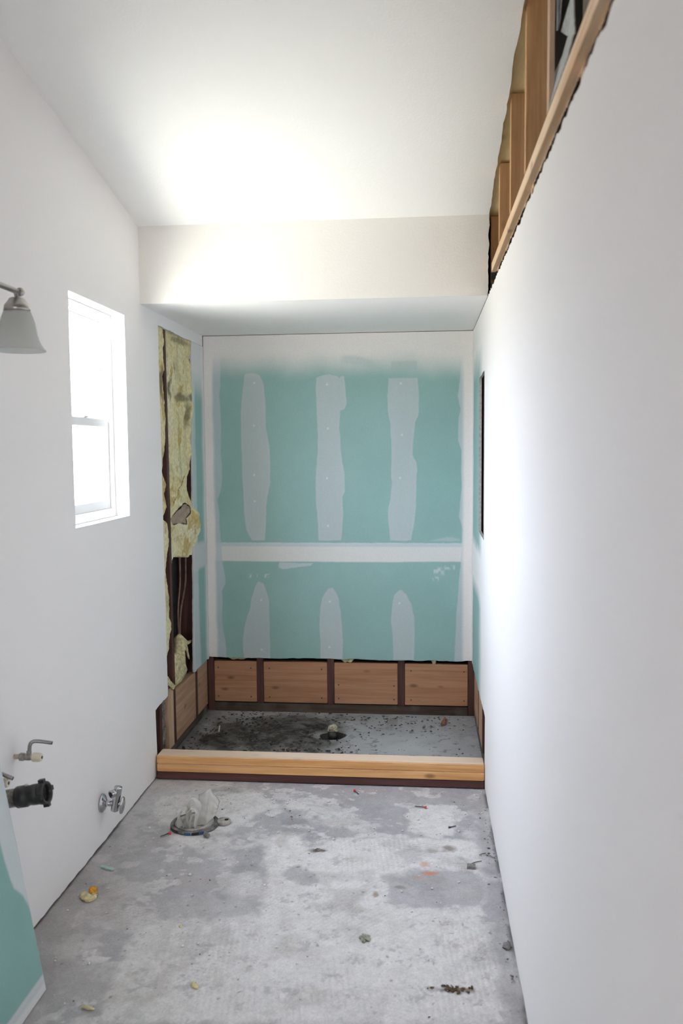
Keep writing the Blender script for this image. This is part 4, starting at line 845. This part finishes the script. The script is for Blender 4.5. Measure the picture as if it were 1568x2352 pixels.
# toilet flange and the rag stuffed in it
FC = Vector((0.313, 3.240, 0.0022))
fg = thing('toilet_flange', 'dirty metal toilet flange on the concrete floor', 'flange', FC)
M_DIRTYM = plain('dirty_metal', (0.16, 0.155, 0.15, 1), 0.6, 0.4, noise=0.7, nscale=40, bump_s=0.6, bscale=80)
M_BLUE = plain('blue_plastic_mark', (0.03, 0.09, 0.22, 1), 0.5); M_PALEDIRT = plain('pale_dirty_rim', (0.36, 0.345, 0.32, 1), 0.85, noise=0.3, nscale=50)
bm = bmesh.new(); add_lathe(bm, [(0.098, 0.0), (0.099, 0.006), (0.094, 0.011), (0.080, 0.012), (0.079, 0.0)], 56, closed=True)
for v in bm.verts: v.co.z += 0.0012*math.sin(5*math.atan2(v.co.y, v.co.x)) if v.co.z > 0.004 else 0
bm_obj('flange_ring', bm, M_DIRTYM, fg, smooth=True)
bm = bmesh.new(); add_lathe(bm, [(0.0785, 0.0), (0.0785, 0.0125), (0.060, 0.0135), (0.056, 0.010), (0.055, -0.03), (0.0, -0.03)], 48); q = bm_obj('inner_rim', bm, M_PALEDIRT, fg, smooth=True); tag(q, 'pale dusty inner rim')
def arc(a0, a1, r0, r1, z0, z1, n=12):
    bm = bmesh.new(); rows = []
    for i in range(n+1):
        a = a0 + (a1-a0)*i/n; rows.append([bm.verts.new((r*math.cos(a), r*math.sin(a), z)) for r, z in ((r0, z0), (r1, z0), (r1, z1), (r0, z1))])
    for a, b in zip(rows, rows[1:]):
        for k in range(4): bm.faces.new((a[k], a[(k+1) % 4], b[(k+1) % 4], b[k]))
    bm.faces.new(rows[0][::-1]); bm.faces.new(rows[-1]); return bm
R2 = PI/180
for a0, a1, mt, nm in ((-100, -85, M_BLUE, 'blue_mark'), (-82, -66, M_ABS, 'bolt_slot'), (-64, -55, M_BLUE, 'blue_mark'), (-150, -118, M_ABS, 'bolt_slot')):
    bm_obj(nm, arc(a0*R2, a1*R2, 0.0985, 0.1005, 0.001, 0.012), mt, fg)
# ear beside the ring
er = thing('slotted_disc', 'thick grey round disc with a dark hole at the right of the toilet flange', 'disc', (0.428, 3.262, 0.002))
bm = bmesh.new(); add_lathe(bm, [(0.027, 0.0), (0.0275, 0.012), (0.024, 0.016), (0.0, 0.017)], 30); bm_obj('disc', bm, M_PALEDIRT, er, smooth=True)
bm = bmesh.new(); add_lathe(bm, [(0.0085, 0.0160), (0.0085, 0.0172), (0.0, 0.0173)], 18, Matrix.Translation((0.012, -0.002, 0.0003))); bm_obj('hole', bm, M_BLACK, er)
M_RAG = plain('white_rag', (0.87, 0.86, 0.83, 1), 0.9, noise=0.05, nscale=40, bump_s=0.5, bscale=70)
def cloth(bm, rows, thick):
    vs = [[bm.verts.new(p) for p in r] for r in rows]; fs = []
    for p, q in zip(vs, vs[1:]):
        for i in range(len(p)-1): fs.append(bm.faces.new((p[i], p[i+1], q[i+1], q[i])))
    bmesh.ops.solidify(bm, geom=fs + [v for r in vs for v in r], thickness=thick)
rc = random.Random(4)
# the standing sheet with its turned down corner
S_ = np.linspace(0, 1, 26); rows = []
for t in np.linspace(0, 1, 22):
    row = []
    for s in S_:
        zt = np.interp(s, [0, 0.15, 0.56, 0.66, 0.78, 1.0], [0.112, 0.120, 0.145, 0.122, 0.112, 0.088]); zb = np.interp(s, [0, 0.5, 1.0], [0.002, 0.004, 0.045])
        x = 0.318 + 0.092*s + 0.006*math.sin(2.2*t+0.4)*(1-s) - 0.010*(1-t)*s; z = zb + t*(zt-zb)
        y = 3.226 + 0.005*math.sin(8*s+1.5*t) + 0.0025*math.sin(21*s-5*t+1) + 0.045*t + 0.006*s + 0.002*math.sin(27*t+11*s)
        row.append((x, y, z))
    rows.append(row)
cloth(bm := bmesh.new(), rows, 0.005)
# folded edges curling in front of it
def fold(path, y0, y1, th, ph):
    P = smooth_path([(x, 0, z) for x, z in path], 6); rows = []
    for i, p in enumerate(P):
        rows.append([(p.x + 0.004*math.sin(ph+4*k+0.25*i), y0 + (y1-y0)*k + 0.003*math.sin(0.5*i+ph), max(0.002, p.z + 0.004*math.sin(ph+6*k))) for k in np.linspace(0, 1, 8)])
    cloth(bm, rows, th)
fold([(0.330, 0.012), (0.335, 0.045), (0.340, 0.078), (0.334, 0.104), (0.319, 0.121), (0.303, 0.117), (0.295, 0.096), (0.298, 0.072), (0.304, 0.050)], 3.196, 3.236, 0.007, 0.3)
fold([(0.333, 0.006), (0.331, 0.030), (0.337, 0.060), (0.337, 0.080), (0.326, 0.093), (0.311, 0.091), (0.302, 0.078), (0.300, 0.052), (0.302, 0.028), (0.303, 0.006)], 3.168, 3.204, 0.008, 1.7)
fold([(0.291, 0.006), (0.286, 0.026), (0.287, 0.046), (0.296, 0.062), (0.301, 0.074), (0.290, 0.085), (0.275, 0.082), (0.265, 0.066), (0.258, 0.048), (0.263, 0.026), (0.277, 0.008)], 3.172, 3.214, 0.008, 3.1)
fold([(0.315, 0.004), (0.311, 0.030), (0.316, 0.058), (0.321, 0.075)], 3.172, 3.186, 0.005, 2.2)
o = bm_obj('rag', bm, M_RAG, smooth=True); tag(o, 'crumpled white rag stuffed into the toilet flange', 'rag')

# shower drain
sd = thing('shower_drain', 'black shower drain stub with a yellowish plug in its floor pit', 'drain', (0.762, 4.340, -0.028))
bm = bmesh.new(); add_lathe(bm, [(0.028, 0.0), (0.028, 0.054), (0.024, 0.054), (0.024, 0.04), (0.0, 0.04)], 32); bm_obj('pipe_stub', bm, M_ABS, sd, smooth=True)
bm = bmesh.new(); pillow(bm, [(-0.025, 0.050), (-0.026, 0.066), (-0.022, 0.080), (-0.010, 0.086), (0.004, 0.090), (0.016, 0.085), (0.024, 0.078), (0.026, 0.066), (0.025, 0.050)], lambda a, b, d: (a, -d, b), 0.025, 6, crease=0.3); q = bm_obj('plug', bm, plain('drain_plug_cloth', (0.46, 0.42, 0.30, 1), 0.95, noise=0.4, nscale=60, bump_s=0.6, bscale=120), sd, smooth=True); tag(q, 'yellowish grey crumpled plug')

# ================================================================== LEANING GREENBOARD
def leaning():
    LH, L0, L1 = 0.925, 0.95, 2.178
    s = np.linspace(0, 1, 360); t = np.linspace(0, 1, 260); Sg, T = np.meshgrid(s, t, indexing='ij')
    yy = L0 + Sg*(L1-L0); hh = T*LH
    n = vnoise(yy, hh, 8, 201, 5); wb = 0.012*(vnoise(yy, hh, 14, 202, 4)-0.5)
    C = np.empty(yy.shape + (3,)); C[:] = (0.26, 0.45, 0.42); C *= (0.93 + 0.14*n)[..., None]
    lim = np.interp(hh, [0.235, 0.29, 0.33, 0.42, 0.60], [0.0, 0.020, 0.055, 0.075, 0.085])
    e_ = L1 - yy
    C = mixc(C, 0.9*sstep(0.006, -0.006, e_-lim+wb*0.7), (0.66, 0.70, 0.72))
    C = mixc(C, sstep(0.050, 0.044, hh+wb*0.3), (0.62, 0.65, 0.66)); C = mixc(C, 0.8*sstep(0.026, 0.018, hh+wb*0.3), (0.75, 0.75, 0.74)); C = mixc(C, 0.5*sstep(0.036, 0.030, hh)*sstep(0.024, 0.028, hh), (0.52, 0.60, 0.61))
    Xl = np.zeros(yy.shape)
    me = grid_mesh('greenboard_offcut', Xl, yy-1.6, hh, C, (-DT, 0, 0))
    o = link_obj('greenboard_offcut', me, M_BOARD, None, (0.1745, 1.6, 0.003)); o.rotation_euler = (0, -math.atan(0.168), 0)
    return o
tag(leaning(), 'teal greenboard offcut with white mud edges leaning on the left wall', 'board')

# ================================================================== DEBRIS ON THE FLOOR
rd = random.Random(99)
def lump(bm, c, r, sq=(1, 1, 0.6), rr=rd, sub=2, jag=0.28):
    b2 = bmesh.ops.create_icosphere(bm, subdivisions=sub, radius=1.0); rot = Matrix.Rotation(rr.uniform(0, 6.28), 3, 'Z')
    ph = [rr.uniform(0, 6.28) for _ in range(4)]
    for v in b2['verts']:
        p = v.co; k = 1 + jag*(math.sin(3.1*p.x+ph[0])*math.sin(2.7*p.y+ph[1]) + 0.6*math.sin(5.3*p.z+4*p.x+ph[2]))
        q = rot @ Vector((p.x*k*sq[0]*r, p.y*k*sq[1]*r, p.z*k*sq[2]*r)); v.co = Vector(c) + q
def flake(bm, c, pts, th):
    f = [bm.verts.new((c[0]+x, c[1]+y, c[2])) for x, y in pts]; b = [bm.verts.new((c[0]+x, c[1]+y, c[2]+th)) for x, y in pts]
    bm.faces.new(f[::-1]); bm.faces.new(b); n = len(pts)
    for i in range(n): bm.faces.new((f[i], f[(i+1) % n], b[(i+1) % n], b[i]))
def screw(x, y, ang, ln, label, head=M_RED, hr=0.006):
    t = thing('anchor_screw' if head is M_RED else 'nail', label, 'screw' if head is M_RED else 'nail', (x, y, 0.0045))
    d = Vector((math.cos(ang), math.sin(ang), 0))
    bm = bmesh.new(); add_tube(bm, [d*(-ln/2), d*(ln/2-0.004), d*(ln/2)], [0.0020, 0.0020, 0.0006], 10); bm_obj('shank', bm, M_STEEL, t, smooth=True)
    bm = bmesh.new(); add_lathe(bm, [(0.0, -0.002), (hr, -0.001), (hr*0.9, 0.0035), (0.003, 0.008), (0.0, 0.008)], 16, to_axis(d*(-ln/2), d)); bm_obj('head', bm, head, t, smooth=True)
    t.location.z = 0.0022 + hr*0.75
screw(1.228, 3.472, PI-0.19, 0.050, 'nail with a red plastic head near the right end of the curb')
screw(0.947, 3.600, -1.05, 0.045, 'small screw with a red head just in front of the curb')
screw(0.222, 3.133, PI+0.82, 0.045, 'red headed nail at the left of the toilet flange')
screw(1.358, 3.298, 0.5, 0.034, 'short dark nail on the floor toward the right wall', M_STEEL, 0.004)
def single(name, label, cat, mat, loc, build, smooth=False):
    bm = bmesh.new(); build(bm); o = bm_obj(name, bm, mat, None, loc, smooth); return tag(o, label, cat)
M_TEALCHIP = plain('teal_chip', (0.36, 0.50, 0.46, 1), 0.9, noise=0.12, nscale=90)
single('greenboard_chip', 'small teal greenboard scrap on the floor by the left wall', 'scrap', M_TEALCHIP, (0.089, 2.862, 0.002), lambda b: flake(b, (0, 0, 0), [(-0.030, 0.008), (-0.026, 0.018), (0.028, -0.002), (0.032, -0.014), (0.022, -0.016), (-0.024, 0.002)], 0.005))
def tuft(b):
    lump(b, (0, 0, 0.008), 0.030, (1.2, 0.7, 0.35)); lump(b, (0.018, 0.006, 0.006), 0.018, (1, 0.7, 0.4))
single('insulation_fluff', 'yellow insulation fluff with an orange spot on the floor near the left wall', 'insulation', M_TUFT, (0.098, 2.655, 0.0005), tuft, True)
single('orange_crumb', 'orange crumb on the yellow fluff near the left wall', 'insulation', M_TUFTO, (0.108, 2.688, 0.006), lambda b: lump(b, (0, 0, 0.008), 0.014, (1, 1, 0.9)), True)
single('insulation_fluff', 'small yellow fluff in the middle of the thinset near the photographer', 'insulation', M_TUFT, (0.592, 2.227, 0.002), lambda b: (lump(b, (0, 0, 0.004), 0.014, (1.1, 0.6, 0.35)), lump(b, (-0.006, 0.014, 0.003), 0.006)), True)
single('insulation_fluff', 'thin olive fluff sliver in the bottom left corner of the floor', 'insulation', M_TUFT, (0.323, 2.110, 0.002), lambda b: lump(b, (0, 0, 0.004), 0.022, (1.1, 0.25, 0.2)), True)
single('insulation_fluff', 'tiny yellow fluff on the grey patch left of centre', 'insulation', M_TUFT, (0.466, 2.518, 0.002), lambda b: lump(b, (0, 0, 0.003), 0.007, (0.8, 1.1, 0.4)), True)
M_OLIVE = plain('grey_green_chip', (0.30, 0.31, 0.25, 1), 0.95, noise=0.3, nscale=80)
single('mortar_chip', 'grey green mortar chip on the white thinset right of centre', 'chip', M_OLIVE, (1.060, 2.500, 0.002), lambda b: (lump(b, (0, 0, 0.005), 0.020, (1.0, 0.7, 0.4)), lump(b, (-0.006, -0.010, 0.004), 0.015, (1, 0.5, 0.4))), False)
M_CHIPG = plain('grey_mortar', (0.22, 0.21, 0.20, 1), 0.95, noise=0.3, nscale=70)
single('mortar_chip', 'grey square mortar chip beside the twigs at the right wall', 'chip', M_CHIPG, (1.412, 2.975, 0.002), lambda b: flake(b, (0, 0, 0), [(-0.014, -0.010), (0.016, -0.012), (0.018, 0.012), (-0.012, 0.014)], 0.010))
single('mortar_chip', 'grey pebble in front of the toilet flange', 'chip', M_CHIPG, (0.389, 3.135, 0.002), lambda b: lump(b, (0, 0, 0.010), 0.013, (1, 1, 0.9)), True)
single('mortar_chip', 'dark mortar lump against the right wall near the photographer', 'chip', M_CHIPG, (1.494, 2.492, 0.001), lambda b: lump(b, (0, 0, 0.006), 0.014, (1, 1.2, 0.6)), True)
M_TWIG = plain('twig_bark', (0.22, 0.19, 0.17, 1), 0.9, noise=0.4, nscale=90)
for (x, y, a, l, lb) in ((1.435, 3.010, 0.55, 0.045, 'short thick dark twig beside the grey square chip'), (1.490, 3.060, -0.7, 0.040, 'dark twig touching the right wall'), (1.462, 3.075, 0.6, 0.030, 'thin bent twig between two darker twigs at the right wall')):
    d = Vector((math.cos(a), math.sin(a), 0))*l/2
    single('twig', lb, 'twig', M_TWIG, (x, y, 0.0055), lambda b: add_tube(b, smooth_path([-d, Vector((0, 0.002, 0.001)), d], 4), 0.0018, 8), True)
M_BROWN = plain('brown_dirt', (0.10, 0.06, 0.03, 1), 0.95, noise=0.5, nscale=90)
def dirtpile(b):
    for k in range(34): lump(b, (rd.gauss(0, 0.026), rd.gauss(0, 0.009), 0.0025), rd.uniform(0.002, 0.006), (1.3, 0.8, 0.5), sub=1)
single('dirt_clump', 'brown dirt clump on the white thinset in the right foreground', 'dirt', M_BROWN, (1.332, 2.277, 0.002), dirtpile, True)
def dirtpile2(b):
    for k in range(20): lump(b, (rd.gauss(0, 0.020), rd.gauss(0, 0.009), 0.002), rd.uniform(0.0015, 0.004), (1.3, 0.8, 0.5), sub=1)
single('dirt_clump', 'dark dirt clump at the edge of the white patch near the centre', 'dirt', M_TWIG, (0.838, 3.060, 0.002), dirtpile2, True)
M_REDW = plain('red_wood_chip', (0.28, 0.12, 0.07, 1), 0.85, noise=0.3, nscale=60)
single('wood_chip', 'reddish wood chip on the shower floor near the right back corner', 'chip', M_REDW, (1.348, 4.590, 0.004), lambda b: flake(b, (0, 0, 0), [(-0.012, -0.050), (0.010, -0.046), (0.020, 0.050), (0.012, 0.060)], 0.012))
M_PALES = plain('pale_sliver', (0.55, 0.50, 0.42, 1), 0.8)
single('wood_sliver', 'pale sliver lying on the dark soil at the left of the shower', 'sliver', M_PALES, (0.143, 4.336, 0.020), lambda b: add_tube(b, [(-0.006, 0.045, 0.004), (0.008, -0.03, 0.0)], 0.004, 8))
single('wood_sliver', 'black sliver lying on the dark soil at the left of the shower', 'sliver', M_ABS, (0.165, 4.255, 0.020), lambda b: add_tube(b, [(-0.02, 0.02, 0.0), (0.018, -0.02, 0.004)], 0.003, 8))
# crumbs and clods nobody could count
def scatter(name, label, cat, mat, n, place, rmin, rmax, seed):
    rr = random.Random(seed); bm = bmesh.new()
    for k in range(n):
        p = place(rr)
        if p is None or math.hypot(p[0]-0.33, p[1]-3.24) < 0.15: continue
        lump(bm, (p[0], p[1], p[2]), rr.uniform(rmin, rmax)*(1 if rr.random() < 0.85 else 1.7), (1.2, 0.8, 0.45), rr, 1)
    o = bm_obj(name, bm, mat, smooth=True); tag(o, label, cat, kind='stuff'); return o
def on_bath(rr):
    if rr.random() < 0.45: return (rr.uniform(0.10, 1.45), rr.triangular(3.0, 3.66, 3.6), 0.004)
    if rr.random() < 0.5: return (rr.uniform(0.03, 0.75), rr.uniform(2.3, 3.6), 0.004)
    return (rr.uniform(0.2, 1.49), rr.uniform(2.0, 3.6), 0.004)
scatter('plaster_crumbs', 'white plaster crumbs strewn over the bathroom floor', 'crumbs', plain('white_crumbs', (0.72, 0.70, 0.67, 1), 0.9), 260, on_bath, 0.0018, 0.0048, 1)
scatter('rust_crumbs', 'rusty brown crumbs strewn over the bathroom floor', 'crumbs', plain('rust_crumbs', (0.22, 0.11, 0.08, 1), 0.9), 55, on_bath, 0.0014, 0.0032, 2)
def on_wall_edge(rr):
    y = rr.uniform(2.05, 3.66); return (W-abs(rr.gauss(0, 0.02))-0.006, y, 0.003)
scatter('wall_edge_grit', 'dark grit along the foot of the right wall', 'grit', plain('dark_grit', (0.19, 0.165, 0.16, 1), 0.9), 70, on_wall_edge, 0.0012, 0.0036, 3)
def on_soil(rr):
    for _ in range(20):
        x, y = rr.gauss(0.40, 0.24), rr.gauss(4.28, 0.20)
        if 0.02 < x < 1.0 and 3.80 < y < 4.69 and math.hypot(x-0.762, y-4.335) > 0.085: return (x, y, 0.012)
    return None
scatter('soil_clods', 'dark damp soil clods heaped on the left of the shower floor', 'soil', plain('damp_soil', (0.060, 0.050, 0.040, 1), 0.95, noise=0.5, nscale=60), 900, on_soil, 0.002, 0.0075, 4)
def on_shower(rr):
    for _ in range(20):
        x = rr.uniform(0.1, 1.48); y = 4.68-abs(rr.gauss(0, 0.12)) if rr.random() < 0.6 else rr.uniform(3.82, 4.68)
        if y > 3.80 and math.hypot(x-0.762, y-4.335) > 0.085: return (x, y, 0.003)
    return None
scatter('soil_crumbs', 'dark soil crumbs scattered over the grey shower floor', 'soil', plain('dry_soil', (0.13, 0.115, 0.10, 1), 0.95), 260, on_shower, 0.002, 0.0065, 5)
